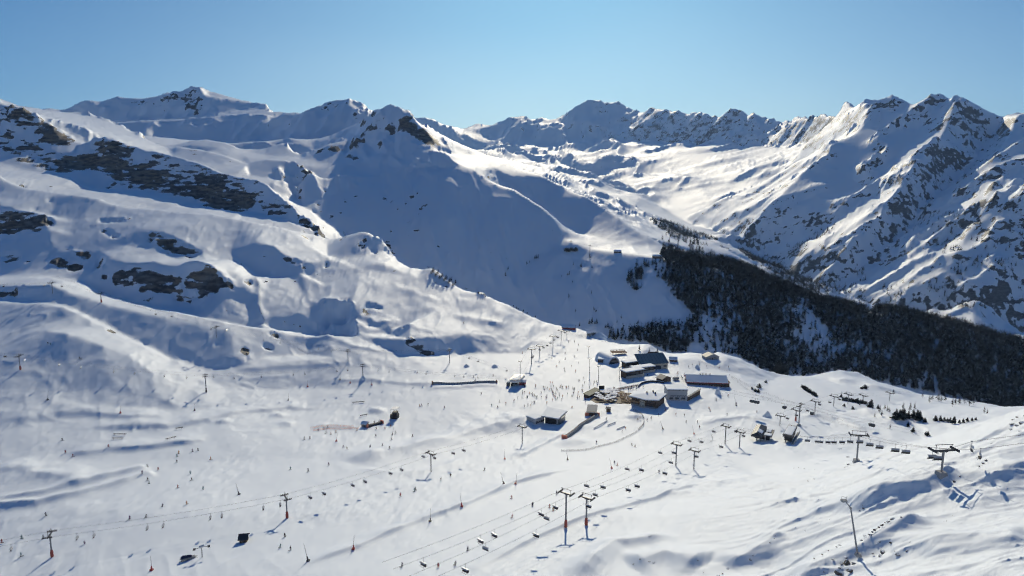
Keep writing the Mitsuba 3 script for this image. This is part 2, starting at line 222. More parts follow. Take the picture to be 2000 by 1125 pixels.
# relief of the rock and the snow
_sky = cKDTree(np.array(SKYLINE)).query(np.stack([X, Y], -1).reshape(-1, 2), workers=-1, distance_upper_bound=900)[0].reshape(X.shape)
_sky = np.minimum(_sky, 900)
def relief():
    far = sstep(2000, 3200, RR)[None] * np.ones((NT, 1))
    mid = sstep(780, 1050, RR)[None] * (1 - far)
    wx, wy = fbm2(X / 700, Y / 700, 3, 40) - .5, fbm2(X / 700, Y / 700, 3, 50) - .5
    # far walls: gullies and spurs run down the fall line, which is mostly across the valley
    wall = sstep(900, 1700, X) * far
    calm = 1 - .8 * np.exp(-(_sky / (.035 * RR[None] + 40)) ** 2)
    strip = 1 - sstep(.40, .52, np.tan(_tc))                   # the open left half of the wall is ribbed, the right half broken
    wz = fbm2(X / 260, Y / 260, 3, 45) - .5
    g = (ridged((Y + 420 * wx + 130 * wz + 0.30 * X) / 340, (X + 300 * wy) / 1100, 5, 3, .6) - .42) * (.35 + 1.3 * fbm2(X / 500, Y / 900, 2, 47))
    f = ridged(X / 620 + wx, Y / 620 + wy, 6, 11, .55) - .42
    h = ridged(X / 230 + 1.5 * wx, Y / 230 + 1.5 * wy, 6, 21, .6) - .4
    away = sstep(4200, 6000, Y)
    out = far * (wall * strip * g * 95 * (1 - .5 * away) * (.35 + .65 * calm) + wall * (1 - strip) * h * 62 + (1 - wall) * f * (40 + 110 * away) * calm + h * (22 + 26 * away) * sstep(.25, .6, steep) + away * (ridged(X / 75, Y / 75, 3, 27, .6) - .4) * 34 * sstep(.3, .6, steep) + (1 - wall) * away * (ridged(X / 260 + wx, Y / 260 + wy, 4, 23, .55) - .42) * 60 * calm)
    out = out + sstep(1700, 2300, RR)[None] * (1 - sstep(3800, 4600, RR))[None] * (1 - wall) * sstep(.2, .45, steep) * (ridged(X / 95 + wx, Y / 95 + wy, 5, 25, .6) - .4) * 30
    m = (ridged((X + .4 * Y) / 85 + wx, (Y - .4 * X) / 190 + wy, 4, 31, .55) - .4) * 10 * sstep(.4, .9, steep) + (ridged((X + .3 * Y) / 34 + wx * 3, (Y - .3 * X) / 120, 4, 66, .6) - .4) * 5 * sstep(.4, .7, steep) + (fbm2(X / 90, Y / 90, 5, 61) - .5) * 5.5 + (ridged(X / 30 + wx * 4, Y / 70, 3, 65) - .4) * 1.8
    out = out + mid * m
    out = out + (sstep(1330, 1450, RR) * (1 - sstep(1850, 2050, RR)))[None] * (1 - sstep(-.12, -.06, _tc)) * sstep(.35, .6, steep) * (ridged((X + .5 * Y) / 40, (Y - .5 * X) / 75, 4, 67, .6) - .4) * 15
    near = 1 - sstep(700, 1100, RR)[None]
    rock = sstep(.6, 1.0, gaussian_filter(steep, 2))
    n = (fbm2(X / 45, Y / 70, 4, 71) - .5) * 2.5 * sstep(120, 420, RR)[None] + (fbm2(X / 7, Y / 10, 3, 81) - .5) * .35
    n = n + (ridged(X / 26 + wx * 6, Y / 44 + wy * 6, 3, 75, .55) - .4) * 1.9 * sstep(590, 720, RR)[None] * sstep(.06, .2, steep)
    out = out + near * n
    # broken rock faces: ledges and blocks
    s = np.where(RR < 1300, 1.0, 1.6)[None]
    b = ridged(X / (15 * s), Y / (15 * s), 4, 91, .62) - .4
    return out + rock * b * 7.5 * s * sstep(330, 520, RR)[None] * (RR < 2200)[None]
H = H + relief()

# ------------------------------------------------------------------ banks, cuts and mounds in the pistes
def on(u, v):
    """The place under a survey pixel, on the height field so far."""
    x, y, z = ray(u, v)
    th = math.atan2(x, y); h0 = math.hypot(x, y)
    i = (th - TH[0]) / (TH[1] - TH[0])
    h = map_coordinates(H, [np.full(NR, i), np.arange(NR)], order=1, mode='nearest')
    up = CAMZ + z / h0 * RR
    k = np.nonzero((h >= up) & (RR > 60))[0]
    k = k[0] if len(k) else NR - 1
    a, b = h[k - 1] - up[k - 1], h[k] - up[k]
    r = RR[k - 1] + (RR[k] - RR[k - 1]) * min(1, max(0, -a / (b - a + 1e-9)))
    return math.sin(th) * r, math.cos(th) * r
ROCK = np.zeros_like(H)
def near_line(q, m):
    """Cells within m metres of a line of places, and their distances to it."""
    sel = np.nonzero((X > q[:, 0].min() - m) & (X < q[:, 0].max() + m) & (Y > q[:, 1].min() - m) & (Y < q[:, 1].max() + m))
    P = np.stack([X[sel], Y[sel]], 1)
    best = np.full(len(P), 1e9)
    for a, b in zip(q[:-1], q[1:]):
        d = b - a
        t = np.clip(((P - a) @ d) / (d @ d + 1e-9), 0, 1)
        best = np.minimum(best, np.hypot(*(P - a - t[:, None] * d).T))
    return sel, best
def outcrop(pts, w, much=.8):
    """Rock breaks through the snow within about w metres of a line."""
    sel, d = near_line(np.array([on(*p) for p in pts]), 2.2 * w)
    ROCK[sel] = np.maximum(ROCK[sel], much * np.exp(-(d / w) ** 4))
for pts, w, much in (([(20, 215), (70, 235), (110, 262)], 26, .75), ([(0, 285), (60, 300), (130, 325)], 30, .72), ([(130, 315), (200, 322), (260, 335), (310, 352), (400, 375), (470, 395)], 26, .95), ([(190, 285), (250, 298)], 14, .75),
                     ([(310, 310), (400, 340), (480, 370)], 22, .6), ([(500, 385), (560, 405)], 14, .5), ([(590, 430), (630, 455)], 8, .8), ([(0, 435), (40, 432), (75, 428)], 16, .95), ([(0, 500), (25, 505)], 10, .6),
                     ([(200, 430), (250, 428)], 7, .7), ([(110, 512), (150, 525)], 6, .9), ([(130, 485), (170, 500)], 6, .55), ([(205, 450), (225, 462)], 5, .7), ([(300, 462), (350, 485), (380, 495)], 9, .95),
                     ([(235, 542), (290, 548), (340, 552)], 9, .95), ([(375, 550), (405, 545), (422, 552)], 9, .9), ([(350, 572), (372, 582)], 6, .8), ([(715, 470), (730, 490)], 6, .55), ([(755, 475), (768, 492)], 6, .9),
                     ([(845, 542), (868, 555)], 7, .7), ([(872, 545), (890, 556)], 5, .8), ([(565, 505), (588, 515)], 7, .6), ([(505, 545), (527, 550)], 4, .5), ([(935, 574), (948, 577)], 4, .9),
                     ([(790, 240), (820, 260), (845, 278)], 24, .95), ([(720, 250), (700, 275)], 16, .7), ([(760, 225), (770, 260)], 14, .62), ([(625, 295), (655, 290)], 18, .9), ([(680, 305), (695, 310)], 10, .85),
                     ([(350, 295), (470, 318)], 20, .5), ([(590, 322), (605, 335)], 10, .8), ([(370, 190), (380, 215)], 40, .7), ([(270, 195), (330, 195)], 50, .45), ([(640, 205), (665, 205)], 40, .55),
                     ([(1100, 488), (1125, 492)], 10, .6), ([(920, 300), (860, 285)], 8, .4)):
    outcrop(pts, w, much)
H += sstep(.35, .8, ROCK) * (RR < 1400)[None] * ((ridged(X / 11, Y / 11, 4, 175, .6) - .4) * 6 + (ridged(X / 32, Y / 32, 3, 176, .6) - .4) * 9)
# small rocks poke through the steeper left slopes
ROCK = np.maximum(ROCK, .85 * sstep(.70, .80, vnoise(X / 11, Y / 11, 230) * .7 + .3 * vnoise(X / 60, Y / 60, 231)) * sstep(.28, .5, steep) * (sstep(560, 640, RR) * (1 - sstep(1300, 1500, RR)))[None] * sstep(0, .3, -_tc + .1))
# strata: the rock breaks into ledges that hold snow
for _P, _s in ((8.5, 0), (3.4, 4)):
    _q = H + 16 * fbm2(X / 38, Y / 38, 4, 170 + _s) + .06 * X
    _f = _q / _P - np.floor(_q / _P)
    H = H + sstep(.3, .8, ROCK) * (RR < 1400)[None] * _P * .7 * (sstep(.4, .95, _f) - _f)
_q = H + 30 * fbm2(X / 160, Y / 160, 3, 190)
_f = _q / 24 - np.floor(_q / 24)
H = H + sstep(.75, 1.2, steep) * (RR > 1450)[None] * (RR < 6500)[None] * 24 * .22 * (sstep(.4, .95, _f) - _f)
def bank(pts, h, wf, wb, fade=.18):
    """A bank along a line: steep over wf metres on the near side, running out over wb metres on the far side."""
    global H
    q = np.array([on(*p) for p in pts])
    seg = np.hypot(*np.diff(q, axis=0).T); L = np.concatenate([[0], np.cumsum(seg)])
    m = 3 * max(wf, wb)
    sel = np.nonzero((X > q[:, 0].min() - m) & (X < q[:, 0].max() + m) & (Y > q[:, 1].min() - m) & (Y < q[:, 1].max() + m))
    P = np.stack([X[sel], Y[sel]], 1)
    best = np.full(len(P), 1e9); sd = np.zeros(len(P)); tt = np.zeros(len(P))
    for k in range(len(q) - 1):
        a, d = q[k], q[k + 1] - q[k]
        t = np.clip(((P - a) @ d) / (d @ d), 0, 1)
        w = P - a - t[:, None] * d
        dist = np.hypot(w[:, 0], w[:, 1])
        n = np.array([-d[1], d[0]]); n = n * np.sign(-(n @ (a + q[k + 1]) / 2) or 1)   # towards the camera side
        better = dist < best
        best[better] = dist[better]; sd[better] = (np.sign(w @ n) * dist)[better]; tt[better] = (L[k] + t * seg[k])[better] / L[-1]
    wob = 1 + .5 * (vnoise(P[:, 0] / 9, P[:, 1] / 9, 5) - .5)
    prof = np.where(sd > 0, np.exp(-(np.abs(sd) / wf) ** 1.25), np.exp(-(sd / wb) ** 2)) * wob
    H[sel] += h * prof * sstep(0, fade, tt) * sstep(0, fade, 1 - tt)
def mound(u, v, h, w):
    global H
    x, y = on(u, v)
    H += h * np.exp(-(((X - x) ** 2 + (Y - y) ** 2) / w ** 2))
bank([(-20, 826), (50, 822), (110, 810), (190, 811), (260, 819), (330, 812)], 2.4, 3.5, 22)
bank([(140, 838), (270, 836), (330, 835), (400, 822), (480, 806), (560, 798), (650, 797)], 2.0, 2.6, 14)
bank([(120, 884), (170, 886), (220, 880), (300, 875), (420, 856)], 1.9, 2.6, 14)
bank([(-30, 986), (60, 971), (150, 948), (220, 930), (292, 912)], 2.6, 3.0, 5, .06)
bank([(-30, 995), (70, 985), (150, 967), (220, 948), (305, 923)], 2.4, 3.0, 5, .06)
bank([(-30, 918), (40, 925), (100, 935), (160, 942)], 3.0, 9, 16)
bank([(692, 908), (740, 892), (800, 880), (880, 862), (930, 845), (1000, 828), (1050, 815)], 4.2, 9, 16, .12)
bank([(690, 915), (760, 924), (830, 921), (880, 907), (905, 892)], 1.0, 5, 3)
bank([(540, 1122), (620, 1095), (700, 1070), (800, 1027), (900, 992), (1000, 947), (1130, 912)], 2.0, 2.0, 7)
bank([(900, 1130), (1050, 1052), (1130, 1016), (1250, 984), (1400, 944)], 1.5, 1.8, 7)
bank([(1000, 900), (1040, 880), (1080, 860), (1110, 840)], 1.6, 2, 6)
bank([(1130, 1135), (1165, 1095), (1200, 1068), (1260, 1062), (1330, 1050)], 3.0, 5, 7)
bank([(1230, 1110), (1300, 1090), (1380, 1105)], 3.0, 6, 8)
bank([(1420, 1110), (1470, 1085), (1510, 1055), (1540, 1040)], 2.0, 2.6, 8)
bank([(1545, 1135), (1620, 1102), (1680, 1078), (1720, 1060), (1760, 1040), (1810, 1010)], 3.2, 3.0, 9)
bank([(1680, 1002), (1715, 977), (1760, 968), (1800, 960), (1840, 938), (1880, 920)], 3.4, 3.0, 9)
bank([(1912, 952), (1945, 935), (1990, 918), (2030, 905)], 2.6, 3.5, 8, .3)
bank([(1560, 1010), (1640, 985), (1720, 950), (1800, 925), (1880, 905)], 1.2, 1.8, 7)
bank([(1480, 1000), (1560, 975), (1660, 945), (1760, 905)], 1.0, 1.6, 6)
bank([(1800, 1090), (1850, 1075), (1930, 1060), (2010, 1050)], 1.6, 2.2, 6)
bank([(1700, 1075), (1740, 1060), (1800, 1058), (1850, 1054), (1900, 1050)], 2.0, 5, 8, .4)
bank([(1300, 980), (1370, 955), (1440, 940), (1500, 925)], 1.6, 6, 14)
bank([(678, 629), (700, 635), (740, 635), (790, 628)], 2.6, 4, 12)
bank([(685, 654), (720, 649), (760, 643), (800, 643)], 2.8, 7, 9)
bank([(620, 590), (650, 588), (680, 592)], 2.2, 5, 9)
bank([(500, 541), (507, 565), (505, 600), (512, 628), (530, 645)], 2.2, 2.5, 5)
bank([(430, 520), (460, 545), (482, 580), (485, 615), (500, 640)], -3.2, 9, 9)
bank([(600, 655), (690, 678), (760, 690)], 1.4, 3, 8)
bank([(880, 612), (930, 625), (990, 640)], 2.0, 5, 10)
bank([(760, 560), (810, 575), (860, 590)], 1.8, 5, 9)
bank([(830, 668), (870, 682), (900, 690)], 1.8, 6, 10)
bank([(640, 745), (720, 742), (800, 750), (880, 752)], .9, 2.5, 9)
bank([(430, 725), (560, 716), (640, 712), (700, 706)], 1.3, 3, 10)
bank([(830, 760), (900, 757), (980, 752)], 1.0, 2.5, 8)
bank([(1360, 830), (1400, 822), (1450, 816), (1500, 822), (1540, 832)], 1.3, 3, 8)
bank([(1330, 690), (1380, 697), (1440, 708), (1500, 740)], 1.2, 4, 9)
bank([(1560, 815), (1600, 812), (1640, 820), (1690, 845)], 1.4, 3, 8)
bank([(1100, 648), (1150, 657), (1200, 668), (1250, 676)], 1.6, 4, 9)
bank([(1620, 745), (1680, 748), (1730, 765)], 3, 9, 16)
bank([(1660, 800), (1720, 812), (1760, 830)], 2.2, 6, 14)
for a in ((1240, 815, 2.6, 6), (1120, 866, 3.0, 9), (735, 803, 2.4, 5), (545, 812, 2.0, 5), (560, 828, 1.8, 5), (437, 824, 1.6, 4), (1145, 835, 1.0, 6), (1165, 848, .8, 7)):
    mound(*a)
steep = slope_of(H)
def height(x, y):
    """Ground height at places, from the ring grid."""
    t = np.arctan2(x, y); r = np.hypot(x, y)
    i = (np.clip(t, TH[0], TH[-1]) - TH[0]) / (TH[1] - TH[0]); j = (np.log(np.maximum(r, 14)) - LR[0]) / (LR[1] - LR[0])
    return map_coordinates(H, [np.atleast_1d(i), np.atleast_1d(j)], order=1, mode='nearest')
def at(u, v, far=False):
    """The place where the line of sight of a survey pixel first meets the ground."""
    x, y, z = ray(u, v)
    r = np.exp(np.linspace(math.log(60), math.log(13000), 6000)) / math.hypot(x, y)
    h = height(x * r, y * r)
    hit = np.nonzero(h >= CAMZ + z * r)[0]
    k = hit[0] if len(hit) else 3000
    if k:
        a, b = h[k - 1] - CAMZ - z * r[k - 1], h[k] - CAMZ - z * r[k]
        r_ = r[k - 1] + (r[k] - r[k - 1]) * (-a / (b - a) if b > a else 1)
    else:
        r_ = r[k]
    p = np.array([x * r_, y * r_, 0.0]); p[2] = height(p[0], p[1])[0]
    return p

# the mesh: columns every 0.09 degrees in the main view and wider beyond, rows closer where the ground is steep
_inner = np.linspace(-39.5, 39.5, 830)
_cols = np.radians(np.concatenate([np.linspace(-180, -50, 40, endpoint=False), np.linspace(-50, -39.5, 60, endpoint=False), _inner, np.linspace(39.5, 50, 61)[1:], np.linspace(50, 180, 41)[1:-1]]))
NROW, _n1, _n2 = 880, 25, 545                                    # rows to 110 m, to 700 m and beyond
_ci = np.clip((_cols - TH[0]) / (TH[1] - TH[0]), 0, NT - 1)
_elev = np.arctan2(H - CAMZ, RR[None])
_w = np.abs(np.gradient(_elev, axis=1)) + np.gradient(LR)[None] * .06
_w = gaussian_filter(_w, (14, 3), mode='nearest')
_k7 = int(np.searchsorted(RR, 700))
_cum = np.cumsum(_w[:, _k7:], axis=1); _cum = (_cum - _cum[:, :1]) / (_cum[:, -1:] - _cum[:, :1])
_lrn = np.concatenate([np.linspace(LR[0], math.log(110), _n1, endpoint=False), np.linspace(math.log(110), LR[_k7], _n2 - _n1, endpoint=False)])
_lrg = np.array([np.concatenate([_lrn, np.interp(np.linspace(0, 1, NROW - _n2), _cum[i], LR[_k7:])]) for i in range(NT)])
GL = map_coordinates(_lrg, np.meshgrid(_ci, np.arange(NROW), indexing='ij'), order=1, mode='nearest')
GR = np.exp(GL)
GX, GY = np.sin(_cols)[:, None] * GR, np.cos(_cols)[:, None] * GR
_gj = (GL - LR[0]) / (LR[1] - LR[0])
_gi = np.broadcast_to(_ci[:, None], GL.shape)
GZ = map_coordinates(H, [_gi, _gj], order=1, mode='nearest')
ROCKY = sample = None
# ------------------------------------------------------------------ materials
def snow_color(p, n, uv):
    fz = mikit.smoothstep(1300, 2200, dr.norm(p)) * .1
    w = (.4 + fz) * mikit.fbm(p.x / 60, p.y / 60, p.z / 40, 4) + (.6 - fz) * mikit.fbm(p.x / 13, p.y / 13, p.z * (1 / 5.0 + (1 / 24.0 - 1 / 5.0) * mikit.smoothstep(1300, 2200, dr.norm(p))), 4)
    m = mikit.smoothstep(.46, .56, uv.x * .74 + (w - .5) * 2.3 + (.78 - dr.abs(n.z)) * .35) * mikit.smoothstep(.05, .2, uv.x)
    tone = mikit.fbm(p.x / 9, p.y / 9, p.z / 3, 3)
    hue = mikit.smoothstep(.4, .62, mikit.fbm(p.x / 33, p.y / 33, p.z / 14, 2))
    rock = mikit.mix([.045, .043, .044], mikit.mix([.15, .145, .14], [.22, .175, .13], hue), mikit.smoothstep(.28, .75, tone))
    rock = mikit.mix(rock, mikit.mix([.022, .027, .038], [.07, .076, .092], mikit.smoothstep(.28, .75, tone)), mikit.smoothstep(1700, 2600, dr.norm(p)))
    return mikit.mix([.67, .72, .78], rock, m)
def stone_color(p, n, uv):
    t = mikit.fbm(p.x / .9, p.y / .9, p.z / .5, 4)
    s = mikit.smoothstep(.72, .9, dr.abs(n.z) * 1.0 + (t - .5) * .5)
    return mikit.mix(mikit.mix([.05, .045, .042], [.17, .145, .12], mikit.smoothstep(.3, .7, t)), [.6, .64, .7], s)
def board_color(p, n, uv):
    k = mikit.cell_rand((p.x + p.y * .6) / .35, 0, 3)
    g = mikit.noise(p.x * 3 + p.y * 3, p.z * .6, 4)
    return mikit.mix([.045, .028, .018], [.13, .08, .05], .5 * k + .5 * g)
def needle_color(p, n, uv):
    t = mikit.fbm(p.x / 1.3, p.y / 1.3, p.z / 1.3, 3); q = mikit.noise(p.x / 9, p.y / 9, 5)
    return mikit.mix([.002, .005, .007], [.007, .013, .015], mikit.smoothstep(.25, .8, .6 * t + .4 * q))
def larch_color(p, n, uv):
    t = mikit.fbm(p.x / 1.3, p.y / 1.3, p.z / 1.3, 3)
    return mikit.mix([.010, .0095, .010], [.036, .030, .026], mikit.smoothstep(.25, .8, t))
def mat(name, color, rough=.6, metallic=0.0, spec=.4):
    c = mikit.proc(color) if callable(color) else {'type': 'rgb', 'value': list(color)}
    scene[name] = {'type': 'twosided', 'bsdf': {'type': 'principled', 'base_color': c, 'roughness': rough, 'metallic': metallic, 'specular': spec}}
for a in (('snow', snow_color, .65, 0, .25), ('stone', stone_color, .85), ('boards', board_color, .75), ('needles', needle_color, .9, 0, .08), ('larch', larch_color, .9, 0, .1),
          ('roof_snow', (.67, .72, .78), .7, 0, .25), ('steel', (.22, .225, .24), .5, .3), ('dark_steel', (.045, .047, .055), .5, .2), ('pale_steel', (.5, .51, .53), .45, .3), ('red_pad', (.33, .07, .05), .7),
          ('orange_mesh', (.62, .2, .12), .8), ('red_paint', (.35, .045, .04), .5), ('cream', (.5, .45, .36), .8), ('white_wall', (.38, .39, .40), .8), ('grey_wall', (.26, .27, .28), .8), ('concrete', (.3, .3, .3), .9),
          ('glass_dark', (.03, .04, .055), .12, 0, .6), ('roof_grey', (.12, .125, .13), .6), ('teal_roof', (.16, .2, .21), .5, .2), ('black', (.012, .012, .014), .5), ('rust', (.2, .11, .07), .85), ('green_roof', (.06, .08, .06), .7),
          ('bark', (.05, .04, .032), .9), ('white_cloth', (.85, .85, .85), .85), ('bubble', (.36, .37, .39), .25, 0, .5), ('seat_dark', (.03, .03, .035), .6), ('light_wood', (.27, .17, .1), .8),
          ('cloth_black', (.015, .015, .018), .85), ('cloth_navy', (.02, .03, .07), .85), ('cloth_red', (.3, .03, .03), .85), ('cloth_teal', (.03, .14, .17), .85), ('cloth_orange', (.45, .16, .03), .85), ('cloth_grey', (.14, .14, .15), .85), ('cloth_purple', (.09, .03, .11), .85)):
    mat(*a)

# ------------------------------------------------------------------ the ground, cut into the slope and its mountains
def grid_faces(n, m):
    i, j = np.meshgrid(np.arange(n), np.arange(m - 1), indexing='ij')
    k = (i + 1) % n
    a, b, c, d = i * m + j, k * m + j, k * m + j + 1, i * m + j + 1
    return np.stack([np.stack([a, b, c], -1), np.stack([a, c, d], -1)], 2).reshape(-1, 3)
# ski tracks, ripples and crust, finer than the rings
_nr = 1 - sstep(450, 800, GR)
GZ = GZ + _nr * ((fbm2(GX / 3.0, GY / 8, 3, 120) - .5) * .34 * (.35 + 1.3 * sstep(.45, .65, vnoise(GX / 40, GY / 60, 130))))
GZ = GZ + _nr * .2 * sstep(.40, .6, fbm2(GX / 60, GY / 90, 2, 131)) * (ridged((.84 * GX - .54 * GY) / 4.2, (.54 * GX + .84 * GY) / 70, 2, 132) - .4) * (1 - sstep(380, 520, GR))
_zn = sstep(.52, .62, fbm2(GX / 70, GY / 70, 2, 140)) * _nr
GZ = GZ + _zn * .28 * (ridged((GX + .6 * GY) / 9, (GY - .6 * GX) / 40, 2, 150) + ridged((GX - .5 * GY) / 8, (GY + .5 * GX) / 36, 2, 160) - .8)
_sh = sstep(15, 70, GX - .12 * GY) * (1 - sstep(270, 360, GR)) * sstep(40, 90, GR)
_w2 = fbm2(GX / 30, GY / 30, 2, 180) - .5
GZ = GZ + _sh * (1.5 * (ridged(GX / 34 + _w2, (GY + .25 * GX) / 8 + 2 * _w2, 4, 181, .55) - .4) + .5 * (ridged(GX / 7, (GY + .3 * GX) / 2.2 + 3 * _w2, 3, 186) - .4))
_mm = sstep(380, 480, GR) * (1 - sstep(1050, 1350, GR)) * sstep(.07, .22, map_coordinates(steep, [_gi, _gj], order=1, mode='nearest'))
GZ = GZ + _mm * ((ridged(GX / 12 + 2 * _w2, GY / 21 + 2 * _w2, 3, 191, .55) - .4) * .9 + (fbm2(GX / 5, GY / 8, 2, 195) - .5) * .4)
_st = map_coordinates(gaussian_filter(slope_of(H), 1.0), [_gi, _gj], order=1, mode='nearest')
_rk = sstep(.9, 1.6, _st) * .6 * sstep(1150, 1500, GR)
_rk = np.maximum(_rk, map_coordinates(ROCK, [_gi, _gj], order=1, mode='nearest'))
_rw = (1 - sstep(900, 1400, np.abs(GX - 2200))) * sstep(1900, 2500, GR)
_rk = np.maximum(_rk, _rw * sstep(.5, .95, _st) * .46)
V = np.stack([GX, GY, GZ], -1).reshape(-1, 3)
F = grid_faces(len(_cols), NROW)
UV = np.stack([_rk.ravel(), GR.ravel() * 0], -1)
_fn = np.cross(V[F[:, 1]] - V[F[:, 0]], V[F[:, 2]] - V[F[:, 0]])
VN = np.zeros_like(V)
for k in range(3):
    for c in range(3):
        VN[:, c] += np.bincount(F[:, k], weights=_fn[:, c], minlength=len(V))
VN /= np.linalg.norm(VN, axis=1, keepdims=True) + 1e-12
def tan_u(u):                                                   # bearing of a survey column, as seen near the horizon
    return math.atan2((u - 1000) / FPX, CP)
_fc = F[:, 0]; _ft, _fr = np.arctan2(V[_fc, 0], V[_fc, 1]), np.hypot(V[_fc, 0], V[_fc, 1])
_b1 = np.interp(_ft, [tan_u(u) for u in (-500, 0, 300, 600, 640, 700, 800, 900, 1000, 1100, 1200, 1300, 1440, 1640, 1800, 1950, 2100, 2500)],
                [1000, 1010, 985, 985, 1000, 1010, 985, 890, 845, 830, 770, 740, 735, 820, 830, 790, 760, 720])
_b2 = np.interp(_ft, [tan_u(u) for u in (-500, 0, 100, 200, 400, 540, 655)], [1750, 1530, 1480, 1400, 1240, 1110, 1010])
_reg = np.where(_fr < _b1, 0, np.where((_ft < tan_u(655)) & (_fr < _b2), 1, np.where(_ft < tan_u(690), np.where(_fr < 2700, 3, 4), np.where(_fr < 2000, 2, np.where(_ft > tan_u(1560), 5, 6)))))
for r, key, text in ((0, 'snow_slope', 'broad bowl of groomed white pistes and lit snow benches in the foreground'), (1, 'mountain', 'long dark rock cliff band with snow ledges on the left'), (2, 'mountain_001', 'large shaded snow pyramid in the middle with its forested right spur'),
                     (3, 'mountain_002', 'snow bowl and hummocks below the pass behind the left cliff'), (4, 'mountain_003', 'farthest peaks on the left skyline'), (5, 'mountain_004', 'steep rocky snow wall rising on the right side'), (6, 'mountain_005', 'far range of jagged snow peaks closing the valley')):
    f = F[_reg == r]
    used, inv = np.unique(f, return_inverse=True)
    path = meshkit.write_ply((V[used], inv.reshape(-1, 3)), uv=UV[used], normals=VN[used])
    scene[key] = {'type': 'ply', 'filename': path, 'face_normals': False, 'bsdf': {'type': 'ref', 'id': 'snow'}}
    labels[key] = {'kind': 'structure', 'label': text, 'category': 'ground' if r == 0 else 'mountain'}
# ------------------------------------------------------------------ helpers for things
rng = random.Random(11)
def project(p):
    p = np.atleast_2d(p) - [0, 0, CAMZ]
    f = p[:, 1] * CP - p[:, 2] * SP
    return 1000 + FPX * p[:, 0] / f, 562.5 - FPX * (p[:, 1] * SP + p[:, 2] * CP) / f
def metres(px, p):
    """Size in metres of px survey pixels at a place."""
    return px / FPX * (p[1] * CP - (p[2] - CAMZ) * SP)
_count = {}
def thing(name, label=None, cat=None, group=None, kind=None):
    n = _count.get(name, 0); _count[name] = n + 1
    key = name if n == 0 else f'{name}_{n:03d}'
    d = {}
    if label: d['label'] = label
    if cat: d['category'] = cat
    if group: d['group'] = group
    if kind: d['kind'] = kind
    labels[key] = d
    return key
def put(holder, name, shape, to=None, label=None):
    """One part of a holder; shape is a ply dict that copies may share."""
    key, n = f'{holder}__{name}', 0
    while key in scene:
        n += 1; key = f'{holder}__{name}_{n:03d}'
    scene[key] = {**shape, 'to_world': to} if to is not None else shape
    if label: labels[key] = {'label': label}
    return key
def whole(key, shape, to=None):
    scene[key] = {**shape, 'to_world': to} if to is not None else shape
def frame(p, yaw=0.0, s=1.0):
    t = T().translate([float(v) for v in p]).rotate([0, 0, 1], math.degrees(yaw))
    return t.scale(s) if np.isscalar(s) and s != 1.0 else t if np.isscalar(s) else t.scale([float(v) for v in s])
cat_ = trimesh.util.concatenate
def box(cx, cy, cz, sx, sy, sz, yaw=0.0, taper=1.0):
    m = trimesh.creation.box((sx, sy, sz))
    if taper != 1.0:
        m.vertices[m.vertices[:, 2] > 0, :2] *= taper
    if yaw:
        m.apply_transform(trimesh.transformations.rotation_matrix(yaw, [0, 0, 1]))
    m.apply_translation((cx, cy, cz))
    return m
def tube(a, b, r0, r1=None, n=8):
    a, b = np.array(a, float), np.array(b, float); r1 = r0 if r1 is None else r1
    d = b - a; L = np.linalg.norm(d); d = d / L
    x = np.cross(d, [0, 0, 1] if abs(d[2]) < .9 else [1, 0, 0]); x /= np.linalg.norm(x); y = np.cross(d, x)
    t = np.arange(n) * 2 * np.pi / n
    ring = np.cos(t)[:, None] * x + np.sin(t)[:, None] * y
    v = np.vstack([a + ring * r0, b + ring * r1, [a], [b]])
    i = np.arange(n); j = (i + 1) % n
    f = np.vstack([np.stack([i, j, n + j], 1), np.stack([i, n + j, n + i], 1), np.stack([j, i, 0 * i + 2 * n], 1), np.stack([n + i, n + j, 0 * i + 2 * n + 1], 1)])
    return trimesh.Trimesh(v, f[:, ::-1], process=False)
def path_tube(pts, r, n=5):
    return cat_([tube(a, b, r, n=n) for a, b in zip(pts[:-1], pts[1:])])
def prism(poly, z0, z1):
    """A vertical prism on a convex or simple polygon."""
    from shapely.geometry import Polygon
    m = trimesh.creation.extrude_polygon(Polygon(poly), z1 - z0, engine='earcut')
    m.apply_translation((0, 0, z0))
    return m
def hullmesh(v):
    return trimesh.convex.convex_hull(np.array(v, float))
def limb(joints, chains):
    """One continuous body: the hulls of spheres along the bones, joined and smoothed."""
    ball = {}
    for k, (x, y, z, r) in joints.items():
        ball[k] = manifold3d.Manifold.sphere(r, 6).translate((x, y, z))
    parts = [manifold3d.Manifold.batch_hull([ball[a], ball[b]]) for c in chains for a, b in zip(c[:-1], c[1:])]
    m = manifold3d.Manifold.batch_boolean(parts, manifold3d.OpType.Add).to_mesh()
    return trimesh.Trimesh(m.vert_properties[:, :3], m.tri_verts, process=False)
